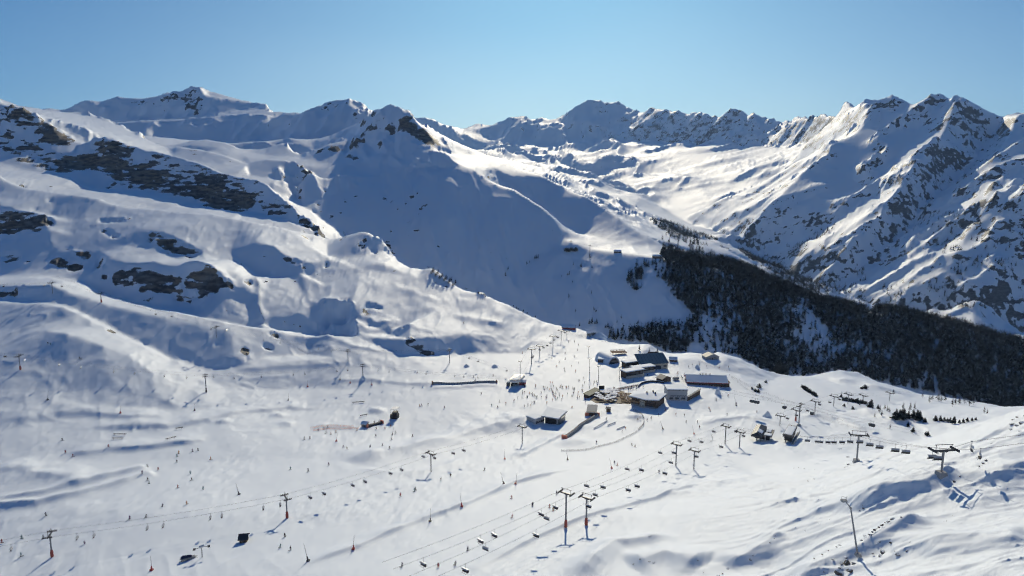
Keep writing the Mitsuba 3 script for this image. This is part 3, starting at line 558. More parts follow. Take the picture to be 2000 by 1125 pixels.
# ------------------------------------------------------------------ ski lifts
CHAIR = dict(
    hanger=mikit.ply(cat_([tube((0, 0, .1), (0, 0, -1.9), .07, n=6), tube((0, -.25, .1), (0, .25, .1), .12, n=6), tube((-1.3, 0, -1.9), (1.3, 0, -1.9), .06, n=5), tube((-1.3, 0, -1.9), (-1.3, .15, -2.9), .05, n=5), tube((1.3, 0, -1.9), (1.3, .15, -2.9), .05, n=5)]), 'steel', smooth=30),
    seat=mikit.ply(cat_([box(0, -.15, -3.0, 2.9, .62, .16, taper=.96), tube((-1.35, -.75, -3.45), (1.35, -.75, -3.45), .05, n=5), tube((-.8, -.3, -3.0), (-.8, -.75, -3.45), .035, n=5), tube((.8, -.3, -3.0), (.8, -.75, -3.45), .035, n=5)]), 'seat_dark', smooth=30),
    backrest=mikit.ply(hullmesh([(x, .12 + dy + .22 * (z + 2.95), z) for x in (-1.42, 1.42) for z in (-2.95, -2.3) for dy in (0, .12)]), 'seat_dark', smooth=30),
    bubble=mikit.ply(cat_([hullmesh([(x, y0, z0), (x2, y0, z0), (x, y1, z1), (x2, y1, z1), (x, y0, z0 + .05), (x2, y0, z0 + .05), (x, y1, z1 + .05), (x2, y1, z1 + .05)]) for x, x2 in ((-1.45, 1.45),) for (y0, z0), (y1, z1) in (((.45, -2.25), (.15, -1.9)), ((.15, -1.9), (-.35, -1.82)), ((-.35, -1.82), (-.75, -2.1)))]), 'bubble', smooth=40))
def tower_shapes(h, arm, pad, base):
    """A pylon: leaning-free tapered tube, crossarm along x, sheave trains along y."""
    s = {}
    s['pole'] = mikit.ply(tube((0, 0, -1.0), (0, 0, h - .5), .027 * h, .34, 10), 'steel', smooth=40)
    s['crossarm'] = mikit.ply(cat_([box(0, 0, h - .25, arm, .45, .45), box(0, 0, h - .55, arm * .35, .5, .35)]), 'dark_steel')
    for k in (-1, 1):
        s['sheave_assembly' if k < 0 else 'sheave_assembly_001'] = mikit.ply(cat_([box(k * arm / 2, 0, h - .15, .3, 3.6, .3)] + [tube((k * arm / 2 - .16, y, h + .12), (k * arm / 2 + .16, y, h + .12), .26, n=8) for y in (-1.5, -.75, 0, .75, 1.5)]), 'dark_steel', smooth=30)
    q = arm * .36
    s['service_frame'] = mikit.ply(cat_([tube((-q, 0, h), (-q, 0, h + 1.5), .09, n=5), tube((q, 0, h), (q, 0, h + 1.5), .09, n=5), tube((-q - .4, 0, h + 1.5), (q + .4, 0, h + 1.5), .1, n=5)]), 'dark_steel', smooth=30)
    if pad: s['safety_pad'] = mikit.ply(cat_([tube((0, 0, .2), (0, 0, 1.9), .62, .62, 10), tube((0, 0, 1.9), (0, 0, 3.2), .62, .42, 10)]), pad, smooth=40)
    if base: s['foundation'] = mikit.ply(box(0, 0, .2, 2.6, 2.6, 1.8, taper=.8), 'concrete')
    return s
def lift(towers, ends, chairs, gauge=5.5, size=.8, cable='haul_rope', where='', group=None, maker=None, hang=2.9, chairname='lift_chair', chaircat='chair lift chair', towercat='lift tower', chairtext='chair'):
    """towers: (u, base v, top v, label, pad, base); ends: two (u, v, height over ground or None); chairs: (u, v) of the seats."""
    tw = []
    for u, vb, vt, text, pad, base in towers:
        p = at(u, vb)
        h = metres(vb - vt, p) / math.cos(math.atan2(CAMZ - p[2], math.hypot(p[0], p[1])))
        tw.append((p, max(5.0, h), text, pad, base))
    line_ = []
    for e in (ends[0],):
        p = at(e[0], e[1]) if len(e) == 3 else np.array(place(*e[:2], e[3])); line_.append(p + [0, 0, e[2]])
    line_ += [p + [0, 0, h + .25] for p, h, *_ in tw]
    for e in (ends[1],):
        p = at(e[0], e[1]) if len(e) == 3 else np.array(place(*e[:2], e[3])); line_.append(p + [0, 0, e[2]])
    q = np.array(line_)
    for k, (p, h, text, pad, base) in enumerate(tw):
        d = q[k + 2] - q[k]; yaw = math.atan2(-d[0], d[1])
        key = thing('lift_tower', text, towercat)
        for n, s in tower_shapes(h, gauge, pad, base).items():
            put(key, n, s, frame(p, yaw))
    ropes = []
    for side in (-1, 1):
        pts = []
        for k in range(len(q) - 1):
            a, b = q[k], q[k + 1]; d = b - a; L = np.hypot(d[0], d[1]); off = np.array([d[1], -d[0], 0]) / L * gauge / 2 * side
            n = max(4, int(L / 6))
            for t in np.arange(n + (k == len(q) - 2)) / n:
                pts.append(a + d * t + off - [0, 0, 4 * t * (1 - t) * L * .012])
        pts = np.array(pts); ropes.append(pts)
        key = thing(cable, f'{"left" if side < 0 else "right"} haul rope of the {where}', 'cable', None)
        whole(key, mikit.ply(path_tube(pts[::2] if len(pts) > 30 else pts, .045, 4), 'dark_steel'))
    out = []
    shapes = maker or CHAIR
    for u, v in chairs:
        best = None
        for side, pts in enumerate(ropes):
            for _ in range(1):
                fine = np.vstack([a + (b - a) * t for a, b in zip(pts[:-1], pts[1:]) for t in (0, .25, .5, .75)])
                pu, pv = project(fine - [0, 0, hang * size])
                d = np.hypot(pu - u, pv - v); i = int(d.argmin())
                if best is None or d[i] < best[0]:
                    dirn = fine[min(i + 1, len(fine) - 1)] - fine[max(i - 1, 0)]
                    best = (d[i], fine[i], dirn * (1 if side else -1))
        _, p, dirn = best
        seg = int(np.argmin([np.hypot(*(p - (q[k] + q[k + 1]) / 2)[:2]) for k in range(len(q) - 1)]))
        out.append((p, math.atan2(-dirn[0], dirn[1]), seg))
    for p, yaw, seg in out:
        a = towers[seg - 1][3] if seg > 0 else None; b = towers[seg][3] if seg < len(towers) else None
        key = thing(chairname, f'{chairtext} on the {where}', chaircat, f'chairs of the {where}')
        for n, s in shapes.items():
            put(key, n, s, frame(p, yaw, size))
    return q
# the lift that climbs the left hill to the station in the middle
lift([(40, 723, 695, 'far left lift tower with red padded foot on the left piste', 'red_pad', False), (403, 767, 734, 'grey lift tower with long shadow left of the middle of the wide piste', 'dark_steel', False), (709, 741, 714, 'lift tower above the padded blue foot and snow heap, left of the station', None, True)],
     [(-60, 712, 10), (1003, 750, 5)], [(9, 699), (50, 707), (116, 714), (157, 723), (222, 729), (262, 735), (323, 736), (364, 742), (417, 738), (456, 742), (510, 739), (572, 737), (596, 735), (658, 730), (680, 725), (737, 725), (760, 725), (815, 726), (834, 726), (888, 725), (905, 723), (934, 720)],
     where='long lift across the left piste', chairtext='small dark chair')
lift([(103, 573, 552, 'thin lift tower on the sunlit crest at the far left', None, False), (198, 591, 573, 'red footed lift tower at the right end of the left crest', 'red_pad', False), (423, 660, 639, 'lift tower standing at the edge of the shaded gully', None, False), (680, 706, 685, 'lift tower on the small lit rise left of centre', None, False), (878, 709, 684, 'slim single lift tower with a long bent shadow, left of the small station', None, False)],
     [(-60, 575, 9), (1014, 742, 6)], [(7, 549), (85, 560), (121, 559), (305, 613), (337, 617), (413, 645), (441, 647), (515, 670), (546, 671), (620, 686), (646, 687), (820, 695), (844, 690), (919, 693), (941, 689), (1000, 692)],
     where='upper lift along the left crest', chairtext='tiny dark chair')
# the lift that runs away to the ridge hut
lift([(1038, 712, 682, 'nearest and tallest tower of the lift leading to the ridge hut', None, False), (1054, 696, 676, 'second tower of the lift leading to the ridge hut', None, False), (1080, 677, 657, 'third tower of the lift leading to the ridge hut', None, False), (1096, 665, 646, 'fourth tower of the lift leading to the ridge hut', None, False), (1107, 657, 646, 'last short tower just below the ridge hut', None, False)],
     [(1012, 742, 5), (1112, 642, 4)], [(1034, 697), (1045, 699), (1062, 680), (1069, 676), (1076, 671), (1083, 664), (1089, 659), (1103, 650), (1056, 689)],
     where='lift leading to the ridge hut', chairtext='tiny dark chair', gauge=7)
# the lower left lift to the grey station
lift([(102, 1088, 1045, 'red footed lift tower in the lower left corner', 'red_pad', False), (561, 1012, 973, 'red footed lift tower on the lower piste left of centre', 'red_pad', False), (842, 921, 887, 'grey lift tower beside the snow bank below the small station', None, False), (1020, 866, 834, 'slim lift tower in front of the grey lift station', None, False)],
     [(-80, 1130, 12), (1068, 822, 4)], [(22, 1085), (149, 1053), (186, 1054), (290, 1039), (322, 1036), (411, 1019), (439, 1017), (519, 996), (545, 994), (609, 973), (634, 970), (690, 950), (713, 946), (764, 925), (784, 920), (829, 897), (848, 897), (885, 884), (906, 882)],
     where='lower left lift', chairtext='bubble chair')
# the two lifts in the lower middle
lift([(1105, 1030, 967, 'left one of the two tall towers with orange feet at bottom centre', 'red_pad', False), (1320, 910, 869, 'left tower of the pair right of centre', None, False), (1416, 868, 833, 'taller tower left of the dark lift stations', None, False)],
     [(760, 1190, 14), (1482, 855, 4.5)], [(937, 1061), (975, 1062), (1056, 999), (1089, 997), (1149, 955), (1179, 956), (1227, 922), (1254, 922), (1292, 888), (1317, 886), (1348, 865), (1370, 865), (1396, 846), (1436, 847), (834, 1122)],
     where='left one of the two bottom lifts', chairtext='dark bubble chair', gauge=5.2)
lift([(1145, 1026, 975, 'right one of the two tall towers with orange feet at bottom centre', 'red_pad', False), (1355, 917, 881, 'right tower of the pair right of centre', None, False), (1444, 874, 844, 'shorter tower left of the dark lift stations', None, False)],
     [(800, 1230, 14), (1500, 862, 4.5)], [(953, 1081), (909, 1118), (1049, 1051), (1073, 1020), (1150, 993), (1166, 973), (1243, 944), (1230, 963), (1300, 929), (1312, 909), (1360, 894), (1409, 876), (1453, 853)],
     where='right one of the two bottom lifts', chairtext='dark bubble chair', gauge=5.2)
# the lift over the right shoulder
lift([(1673, 902, 850, 'big lift tower on a concrete foot behind the snowy shoulder', None, True), (1838, 928, 879, 'nearest big lift tower with wide crossarm on the right slope', None, True)],
     [(1540, 862, 5), (2140, 905, 10)], [(1575, 883), (1594, 890), (1601, 882), (1617, 890), (1629, 876), (1645, 883), (1661, 865), (1677, 869), (1698, 878), (1716, 882), (1747, 890), (1769, 893), (1823, 898), (1835, 902), (1898, 886), (1911, 896)],
     where='lift over the right shoulder', chairtext='pale hooded chair', gauge=6.8, size=.85)
# gondola
CABIN = dict(hanger=mikit.ply(cat_([tube((0, 0, .1), (0, 0, -1.6), .09, n=6), tube((0, -.4, .1), (0, .4, .1), .14, n=6)]), 'steel', smooth=30),
             cabin=mikit.ply(hullmesh([(x * s, y * s, z) for x in (-1.1, 1.1) for y in (-1.25, 1.25) for z, s in ((-1.6, .55), (-1.9, .9), (-2.9, 1.0), (-3.6, .72))]), 'seat_dark', smooth=50),
             window=mikit.ply(cat_([box(0, 0, -2.45, 2.16, 1.9, .75), box(0, 0, -2.45, 1.6, 2.44, .75)]), 'glass_dark'),
             roof=mikit.ply(box(0, 0, -1.55, 1.3, 1.4, .16, taper=.8), 'pale_steel'))
lift([(1560, 832, 792, 'thick gondola tower right of the lift stations', None, True)], [(1330, 762, 9), (1950, 878, 0, 430)], [(1474, 784), (1467, 794), (1477, 792), (1532, 799), (1585, 806), (1699, 831), (1708, 829)],
     where='gondola line', maker=CABIN, hang=2.4, chairname='gondola_cabin', chaircat='gondola cabin', chairtext='round dark gondola cabin', gauge=7.5, size=1.0)
# the small lift running off to the right
lift([(1523, 832, 812, 'small lift tower behind the right hand station', None, False), (1554, 822, 801, 'small lift tower with red foot beside the gondola tower', 'red_pad', False), (1591, 810, 784, 'small lift tower with wide arm right of the gondola tower', None, False), (1628, 794, 774, 'thin lift tower at the start of the shrubs', None, False), (1656, 789, 770, 'thin lift tower among the first shrubs', None, False), (1685, 788, 772, 'thin lift tower beside the tall round conifer', None, False), (1737, 784, 767, 'last thin lift tower before the forest', None, False)],
     [(1535, 845, 5), (1800, 775, 8)], [(1538, 818), (1554, 808), (1577, 800), (1600, 790), (1620, 783), (1640, 781)],
     where='small lift on the right', chairtext='tiny dark chair', gauge=6)
lift([(1115, 482, 471, 'tiny lift tower on the shaded ridge above the forest', None, False), (1152, 498, 480, 'tiny lift tower below the ridge end', None, False)], [(1080, 455, 5), (1205, 492, 4)], [], where='ridge lift', gauge=5)
# single poles with an arm near the middle buildings
for u, vb, vt, text in ((1151, 731, 700, 'tall thin floodlight pole in front of the snow covered hall'), (1169, 743, 714, 'T shaped tower on the piste in front of the flat roofs'), (1149, 691, 677, 'thin pole behind the snow covered hall'), (1016, 731, 705, 'T shaped pole on the small curved station'), (1210, 742, 716, 'bare bent pole at the corner of the flat roofs')):
    p = at(u, vb); h = metres(vb - vt, p); key = thing('floodlight_pole', text, 'pole')
    put(key, 'pole', mikit.ply(tube((0, 0, -.5), (0, 0, h), .28, .16, 8), 'steel', smooth=40), frame(p))
    put(key, 'lamp_head', mikit.ply(cat_([box(0, 0, h, 3.4, .5, .3), box(-1.3, 0, h + .25, .8, .5, .4), box(1.3, 0, h + .25, .8, .5, .4)]), 'dark_steel'), frame(p, .2))
# snow lances
for k, (ut, vt, u, v) in enumerate([(595, 1064, 602, 1096), (693, 1061, 690, 1073), (842, 1007, 840, 1019), (899, 978, 902, 989), (978, 929, 984, 945), (1010, 937, 1007, 945), (1106, 888, 1109, 898), (1190, 898, 1195, 915), (462, 956, 467, 966), (297, 1104, 296, 1114), (96, 768, 93, 781), (236, 798, 235, 807), (380, 790, 380, 802), (986, 880, 986, 897), (1289, 830, 1295, 838), (1351, 838, 1356, 848), (1433, 774, 1438, 792), (601, 747, 601, 755), (665, 730, 664, 742), (727, 742, 726, 752), (564, 772, 563, 782), (684, 742, 684, 748), (770, 840, 766, 850), (660, 852, 657, 862)]):
    p = at(u, v); h = max(6.0, metres(v - vt, p) * 1.15); dx = metres(ut - u, p)
    names = ('far left', 'left', 'middle', 'right')[min(3, u // 450)]
    key = thing('snow_lance', f'thin tilted snowmaking lance on the {names} part of the pistes', 'snow lance', f'snow lances on the {names} part of the pistes')
    put(key, 'mast', mikit.ply(tube((0, 0, -.3), (dx, 0, h), .13, .06, 6), 'steel', smooth=40), frame(p))
    put(key, 'foot', mikit.ply(cat_([tube((0, 0, -.2), (dx * .28, 0, h * .28), .3, .22, 7), box(0, 0, .2, 1.1, 1.1, .6)]), ['dark_steel', 'red_paint'][k % 2], smooth=30), frame(p))
# the leaning mast in the lower right corner
p = at(1676, 1083); b = np.array(place(1661.5, 992, p[1] * CP - (p[2] - CAMZ) * SP)); e = np.array(place(1650, 978, (p[1] * CP - (p[2] - CAMZ) * SP) * .995))
key = thing('mast', 'tall leaning grey mast with bent boxed head in the lower right corner', 'mast')
put(key, 'pole', mikit.ply(tube(p - [0, 0, .6], b, .24, .17, 12), 'steel', smooth=40))
put(key, 'bent_arm', mikit.ply(cat_([tube(b, e, .16, .13, 8), box(*b, .5, .4, .3)]), 'steel', smooth=40))
put(key, 'head_box', mikit.ply(cat_([box(e[0] - .2, e[1], e[2], 1.3, 1.0, .5), tube(e + [-.7, .3, .2], e + [-.7, .3, 1.0], .04, n=5), tube(e + [.3, -.3, .2], e + [.3, -.3, 1.3], .04, n=5), tube(e + [-.7, .3, 1.0], e + [.3, -.3, 1.0], .04, n=5)]), 'grey_wall'))
put(key, 'foundation', mikit.ply(box(p[0], p[1], p[2], 1.3, 1.3, .7, taper=.8), 'concrete'))
# ------------------------------------------------------------------ buildings
class Site:
    """A footprint from three ground corners in the survey (front left, front right, back right): x along the front, y to the back, z up from the lower sill."""
    def __init__(s, a, b, c, sink=0.0, deep=None):
        A, B, C = at(*a), at(*b), at(*c)
        ex = B[:2] - A[:2]; s.w = float(np.hypot(*ex)); ex = ex / s.w
        ey = np.array([-ex[1], ex[0]])
        if ey[1] < 0: ey = -ey
        s.d = float(max(4.0, abs((C[:2] - B[:2]) @ ey))) if deep is None else deep
        s.z = float(min(A[2], B[2])) - sink
        s.m = T(np.array([[ex[0], ey[0], 0, A[0]], [ex[1], ey[1], 0, A[1]], [0, 0, 1, s.z], [0, 0, 0, 1]]))
        s.key = None
    def start(s, name, text, cat, group=None):
        s.key = thing(name, text, cat, group); return s
    def add(s, name, mesh, m, holder=None, smooth=False, label=None):
        return put(holder or s.key, name, mikit.ply(mesh, m, smooth=smooth), s.m, label)
def wedge(pts, t):
    """A slab of thickness t under the four points."""
    p = np.array(pts, float)
    return hullmesh(np.vstack([p, p - [0, 0, t]]))
def slab_snow(x0, x1, y0, y1, z, t=.7):
    return hullmesh([(x, y, z) for x in (x0, x1) for y in (y0, y1)] + [(x, y, z + t * .75) for x in (x0 + .05, x1 - .05) for y in (y0 + .05, y1 - .05)] + [(x, y, z + t) for x in (x0 + .5, x1 - .5) for y in (y0 + .5, y1 - .5)])
def windows(s, wall, xs, z, w, h, y=-.04, frame_m='light_wood'):
    for x in xs:
        k = s.add('window', cat_([box(x, y, z - h / 2, w + .3, .16, .12), box(x, y, z + h / 2, w + .3, .16, .12), box(x - w / 2, y, z, .14, .14, h), box(x + w / 2, y, z, .14, .14, h)]), frame_m, wall)
        put(k, 'pane', mikit.ply(box(x, y + .03, z, w - .05, .1, h - .05), 'glass_dark'), s.m)

# the big timber chalet by the terrace
s = Site((1233, 790), (1281, 799), (1304, 785), .6, 17).start('timber_chalet', 'largest dark timber chalet with a wide snow covered roof beside the terrace', 'chalet')
w, d, h = s.w, s.d, 7.4
wl = s.add('wall', cat_([box(w / 2, d / 2, h / 2 - .5, w, d, h + 1)]), 'boards')
windows(s, wl, [x * w / 9 for x in (1, 2, 3, 6, 7, 8)], 5.2, 1.5, 1.3)
windows(s, wl, [x * w / 9 for x in (1, 2, 6, 7.6)], 2.4, 1.7, 1.5)
s.add('plinth', box(w / 2, -.1, .6, w + .3, .5, 2.2), 'grey_wall')
s.add('balcony', cat_([box(w * .2, -1.0, 3.7, w * .38, 1.9, .18), box(w * .2, -1.9, 4.3, w * .38, .12, .9)]), 'light_wood')
st = s.add('stair_tower', box(w * .47, -.7, 3.2, 3.6, 2.2, 8.0), 'cream')
for z in (1.8, 4.9):
    for x in (-.85, .85):
        put(st, 'window', mikit.ply(box(w * .47 + x, -1.82, z, .8, .12, 1.3), 'glass_dark'), s.m)
s.add('door', box(w * .8, -.05, 1.2, 2.4, .2, 2.4), 'glass_dark')
r = s.add('roof', cat_([wedge([(-1.8, -2.4, h), (w * .62, -3.2, h - .4), (w * .5, d * .55, h + 1.3), (-1.8, d + 1.5, h)], .45), wedge([(w * .62, -3.2, h - .4), (w + 2.2, 1.0, h - .1), (w + 1.6, d + 1.5, h), (w * .5, d * .55, h + 1.3)], .45), wedge([(-1.8, d + 1.5, h), (w + 1.6, d + 1.5, h), (w * .5, d * .55, h + 1.3), (w * .5, d * .56, h + 1.3)], .45)]), 'boards')
put(r, 'snow_cover', mikit.ply(cat_([hullmesh(np.vstack([np.array(q), np.array(q) + [0, 0, .75]])) for q in ([(-1.5, -2.0, h + .05), (w * .62, -2.8, h - .3), (w * .5, d * .55, h + 1.35), (-1.5, d + 1.2, h + .05)], [(w * .62, -2.8, h - .3), (w + 1.8, 1.0, h + .02), (w + 1.3, d + 1.2, h + .05), (w * .5, d * .55, h + 1.35)], [(-1.5, d + 1.2, h + .05), (w + 1.3, d + 1.2, h + .05), (w * .5, d * .55, h + 1.35)])]), 'roof_snow', smooth=False), s.m)
for x, y in ((w * .45, d * .5), (w * .75, d * .62), (w * .6, d * .8)):
    put(r, 'chimney', mikit.ply(cat_([box(x, y, h + 1.9, .9, .9, 2.2), box(x, y, h + 3.1, 1.1, 1.1, .2)]), 'dark_steel'), s.m)
# the pale hall behind it
s = Site((1303, 781), (1342, 783), (1349, 771), .4, 13).start('pale_hall', 'pale box shaped hall with flat snowy roof right of the timber chalet', 'building')
w, d, h = s.w, s.d, 9.0
wl = s.add('wall', box(w / 2, d / 2, h / 2 - .5, w, d, h + 1), 'white_wall')
windows(s, wl, [w * x for x in (.2, .5, .8)], 2.4, 3.0, 1.6)
s.add('base_panel', box(w * .55, -.08, 4.4, w * .8, .2, .5), 'glass_dark')
s.add('roof', box(w / 2, d / 2, h + .15, w + .8, d + .8, .35), 'roof_grey')
s.add('snow_cover', slab_snow(-.3, w + .3, -.3, d + .3, h + .32, .6), 'roof_snow', smooth=False)
s = Site((1344, 783), (1367, 771), (1375, 764), .4, 10).start('flat_annex', 'low flat roofed annex with railing on the right of the pale hall', 'building')
w, d, h = s.w, s.d, 4.6
wl = s.add('wall', box(w / 2, d / 2, h / 2 - .5, w, d, h + 1), 'boards')
windows(s, wl, [w * x for x in (.25, .6)], 2.4, 2.2, 1.4)
s.add('roof', box(w / 2, d / 2, h + .15, w + 1, d + 1, .3), 'roof_grey')
s.add('snow_cover', slab_snow(.6, w - .4, .6, d - .4, h + .3, .35), 'roof_snow', smooth=False)
s.add('railing', cat_([path_tube([(-.4, -.4, h + .3 + q), (w + .4, -.4, h + .3 + q), (w + .4, d + .4, h + .3 + q)], .07) for q in (.5, 1.1)] + [tube((x, -.4, h + .3), (x, -.4, h + 1.4), .06, n=5) for x in np.linspace(-.4, w + .4, 7)]), 'dark_steel')
# the long lodge behind
s = Site((1343, 750), (1419, 757), (1432, 742), .4, 15).start('long_lodge', 'long low lodge with dark wooden front and snowy pitched roof behind the pale hall', 'building')
w, d, h = s.w, s.d, 5.0
wl = s.add('wall', cat_([box(w / 2, d / 2, h / 2 - .5, w, d, h + 1), hullmesh([(w - .1, 0, h), (w, d, h), (w - .1, d / 2, h + 3), (w - .3, 0, h), (w - .3, d, h), (w - .3, d / 2, h + 3)])]), 'boards')
windows(s, wl, [w * x for x in np.linspace(.06, .9, 11)], 2.9, 1.8, 1.3)
s.add('lintel', box(w / 2, -.15, 4.3, w, .25, .5), 'red_paint')
s.add('door', box(w * .95, -.06, 1.2, 1.6, .2, 2.4), 'glass_dark')
r = s.add('roof', cat_([wedge([(-1.2, -1.8, h - .5), (w + 1.2, -1.8, h - .5), (w + 1.2, d / 2, h + 3.3), (-1.2, d / 2, h + 3.3)], .35), wedge([(-1.2, d + 1.5, h - .4), (w + 1.2, d + 1.5, h - .4), (w + 1.2, d / 2, h + 3.3), (-1.2, d / 2, h + 3.3)], .35)]), 'red_paint')
put(r, 'snow_cover', mikit.ply(cat_([hullmesh(np.vstack([np.array(q), np.array(q) + [0, 0, .6]])) for q in ([(-1, -1.5, h - .35), (w + 1, -1.5, h - .35), (w + 1, d / 2, h + 3.32), (-1, d / 2, h + 3.32)], [(-1, d + 1.2, h - .3), (w + 1, d + 1.2, h - .3), (w + 1, d / 2, h + 3.32), (-1, d / 2, h + 3.32)])]), 'roof_snow', smooth=False), s.m)
for x in (.35, .42, .5, .6):
    put(r, 'chimney', mikit.ply(box(w * x, d * .5, h + 4.4, .7, .7, 1.5), 'dark_steel'), s.m)
s.add('gable_wing', cat_([box(w + 1.2, d * .45, 2.0, 3.0, d * .6, 5.0), wedge([(w - .5, d * .1, 4.8), (w + 3.2, d * .1, 4.2), (w + 3.2, d * .8, 4.2), (w - .5, d * .8, 4.8)], .3)]), 'boards')
# the lift hall and flat roofs on the left
s = Site((1262, 722), (1304, 720.5), (1300, 702), .4, 11).start('lift_hall', 'wide grey green hall with long pitched roof behind the flat snowy roofs', 'building')
w, d, h = s.w, s.d, 6.5
wl = s.add('wall', cat_([box(w / 2, d / 2, h / 2 - .5, w, d, h + 1), hullmesh([(w - .2, 0, h), (w - .2, d, h), (w - .2, d, h + 6.0), (w, 0, h), (w, d, h), (w, d, h + 6.0)])]), 'cream')
s.add('roof', wedge([(-7, -1.0, h - .1), (w + .6, -1.0, h - .1), (w + .4, d + 1, h + 6.4), (-7, d + 1, h + 6.4)], .45), 'teal_roof')
for x in np.linspace(-5.5, w - 1, 9):
    s.add('roof_rib', wedge([(x, -1.0, h + .05), (x + .25, -1.0, h + .05), (x + .25, d + 1, h + 6.55), (x, d + 1, h + 6.55)], .16), 'roof_grey')
windows(s, wl, [w * .88], 3.4, 3.0, 2.2, frame_m='dark_steel')
s.add('entrance', box(w * .38, -.1, 2.4, w * .6, .3, 3.6), 'glass_dark')
for a, b, dep, h, text in (((1223, 740.5), (1258, 734.5), 8, 6.2, 'front one of the three flat snowy roofs with dark open front'), ((1239, 731), (1279, 726.5), 7, 5.6, 'middle one of the three flat snowy roofs with dark front'), ((1222, 720), (1250, 716.5), 7, 5.6, 'rear one of the three flat snowy roofs beside the lift hall')):
    s = Site(a, b, b, .4, dep).start('flat_roofed_building', text, 'building')
    w, d = s.w, s.d
    wl = s.add('wall', box(w / 2, d / 2 + .6, h / 2 - .5, w - .6, d - 1.2, h + 1), 'boards')
    s.add('front', box(w / 2, -.02, h * .22, w - .4, 1.0, h * .44), 'cream')
    windows(s, wl, [w * x for x in (.15, .38, .62, .85)], h * .66, w * .17, 1.7, y=.56, frame_m='dark_steel')
    s.add('roof', box(w / 2, d / 2, h + .1, w + 1.2, d + 1.6, .4), 'roof_grey')
    s.add('snow_cover', slab_snow(-.5, w + .5, -.7, d + .7, h + .3, .7), 'roof_snow', smooth=False)
s = Site((1168, 708), (1190, 709), (1196, 700), .4, 9).start('low_snowy_building', 'low building with snowy roof and dark front at the left end of the halls', 'building')
w, d, h = s.w, s.d, 3.6
wl = s.add('wall', box(w / 2, d / 2, h / 2 - .5, w, d, h + 1), 'boards')
windows(s, wl, [w * x for x in (.2, .5, .8)], 2.0, w * .2, 1.4)
s.add('roof', box(w / 2, d / 2, h + .1, w + 1.4, d + 1.4, .3), 'concrete')
s.add('snow_cover', slab_snow(-.6, w + .6, -.6, d + .6, h + .25, .6), 'roof_snow', smooth=False)
s = Site((1190, 712), (1208, 709), (1216, 690), .6, 22).start('vaulted_hall', 'snow covered vaulted hall with arched dark opening left of the lift hall', 'building')
w, d = s.w, s.d
arc = [(w / 2 - math.cos(t) * (w / 2 + 1.5), 0, math.sin(t) * 7.5) for t in np.linspace(0, math.pi, 13)]
s.add('vault', hullmesh([(x, y, z) for x, _, z in arc for y in (0, d)]), 'roof_snow', smooth=40)
s.add('gate', hullmesh([(w / 2 + (x - w / 2) * .78, y, z * .78) for x, _, z in arc for y in (-.12, .4)]), 'glass_dark')
s.add('gate_frame', path_tube([(w / 2 + (x - w / 2) * .82, -.2, z * .82) for x, _, z in arc], .18), 'grey_wall')
p = at(1195, 694); q = at(1224, 692)
key = thing('beam_deck', 'rust coloured open frame of beams and rails above the vaulted hall', 'frame')
L = np.hypot(*(q - p)[:2]); yw = math.atan2(q[1] - p[1], q[0] - p[0]); fr = frame([*p[:2], min(p[2], q[2])], yw)
put(key, 'deck', mikit.ply(box(L / 2, 3, 2.6, L, 8, .25), 'rust'), fr)
put(key, 'railing', mikit.ply(cat_([path_tube([(0, y, 3.8), (L, y, 3.8)], .1) for y in (-1, 7)] + [tube((x, y, -.5), (x, y, 3.8), .13, n=5) for x in np.linspace(0, L, 6) for y in (-1, 7)]), 'rust'), fr)
put(key, 'beam', mikit.ply(cat_([path_tube([(0, -1, 3.0), (L * .5, 3, 5.0), (L, -1, 3.0)], .16), path_tube([(0, 7, 3.0), (L * .5, 3, 5.0), (L, 7, 3.0)], .16)]), 'light_wood'), fr)
# huts
def hut(name, text, a, b, dep, h, wall_m, roof_m, rise=1.6, over=.6, snow=True, along=True, sink=.4):
    s = Site(a, b, b, sink, dep).start(name, text, 'hut')
    w, d = s.w, s.d
    wl = s.add('wall', cat_([box(w / 2, d / 2, h / 2 - .5, w, d, h + 1)] + ([hullmesh([(x, y, z) for x in (.02, w - .02) for y, z in ((0, h), (d, h), (d / 2, h + rise * .9))])] if along else [hullmesh([(x, y, z) for y in (.02, d - .02) for x, z in ((0, h), (w, h), (w / 2, h + rise * .9))])])), wall_m)
    windows(s, wl, [w * x for x in ((.3, .7) if w > 5 else (.35,))], h * .6, min(1.2, w * .2), 1.0)
    s.add('door', box(w * (.5 if w > 5 else .72), -.05, h * .35, min(1.1, w * .2), .16, h * .7), 'boards')
    o = over
    if along: q = [[(-o, -o, h - .2), (w + o, -o, h - .2), (w + o, d / 2, h + rise), (-o, d / 2, h + rise)], [(-o, d + o, h - .2), (w + o, d + o, h - .2), (w + o, d / 2, h + rise), (-o, d / 2, h + rise)]]
    else: q = [[(-o, -o, h - .2), (-o, d + o, h - .2), (w / 2, d + o, h + rise), (w / 2, -o, h + rise)], [(w + o, -o, h - .2), (w + o, d + o, h - .2), (w / 2, d + o, h + rise), (w / 2, -o, h + rise)]]
    r = s.add('roof', cat_([wedge(k, .2) for k in q]), roof_m)
    if snow: put(r, 'snow_cover', mikit.ply(cat_([hullmesh(np.vstack([np.array(k) * [.98, .98, 1] + [w * .01, d * .01, .02], np.array(k) * [.96, .96, 1] + [w * .02, d * .02, .45]])) for k in q]), 'roof_snow', smooth=False), s.m)
    return s
hut('pyramid_hut', 'small dark hut with pointed roof behind the lift hall', (1270, 699), (1287, 698), 7, 3.0, 'boards', 'boards', 2.4, snow=False)
hut('stone_cabin', 'grey pitched roof cabin on the crest in front of the forest', (1379, 703), (1404, 702), 9, 3.4, 'grey_wall', 'roof_grey', 2.6, snow=False, along=False)
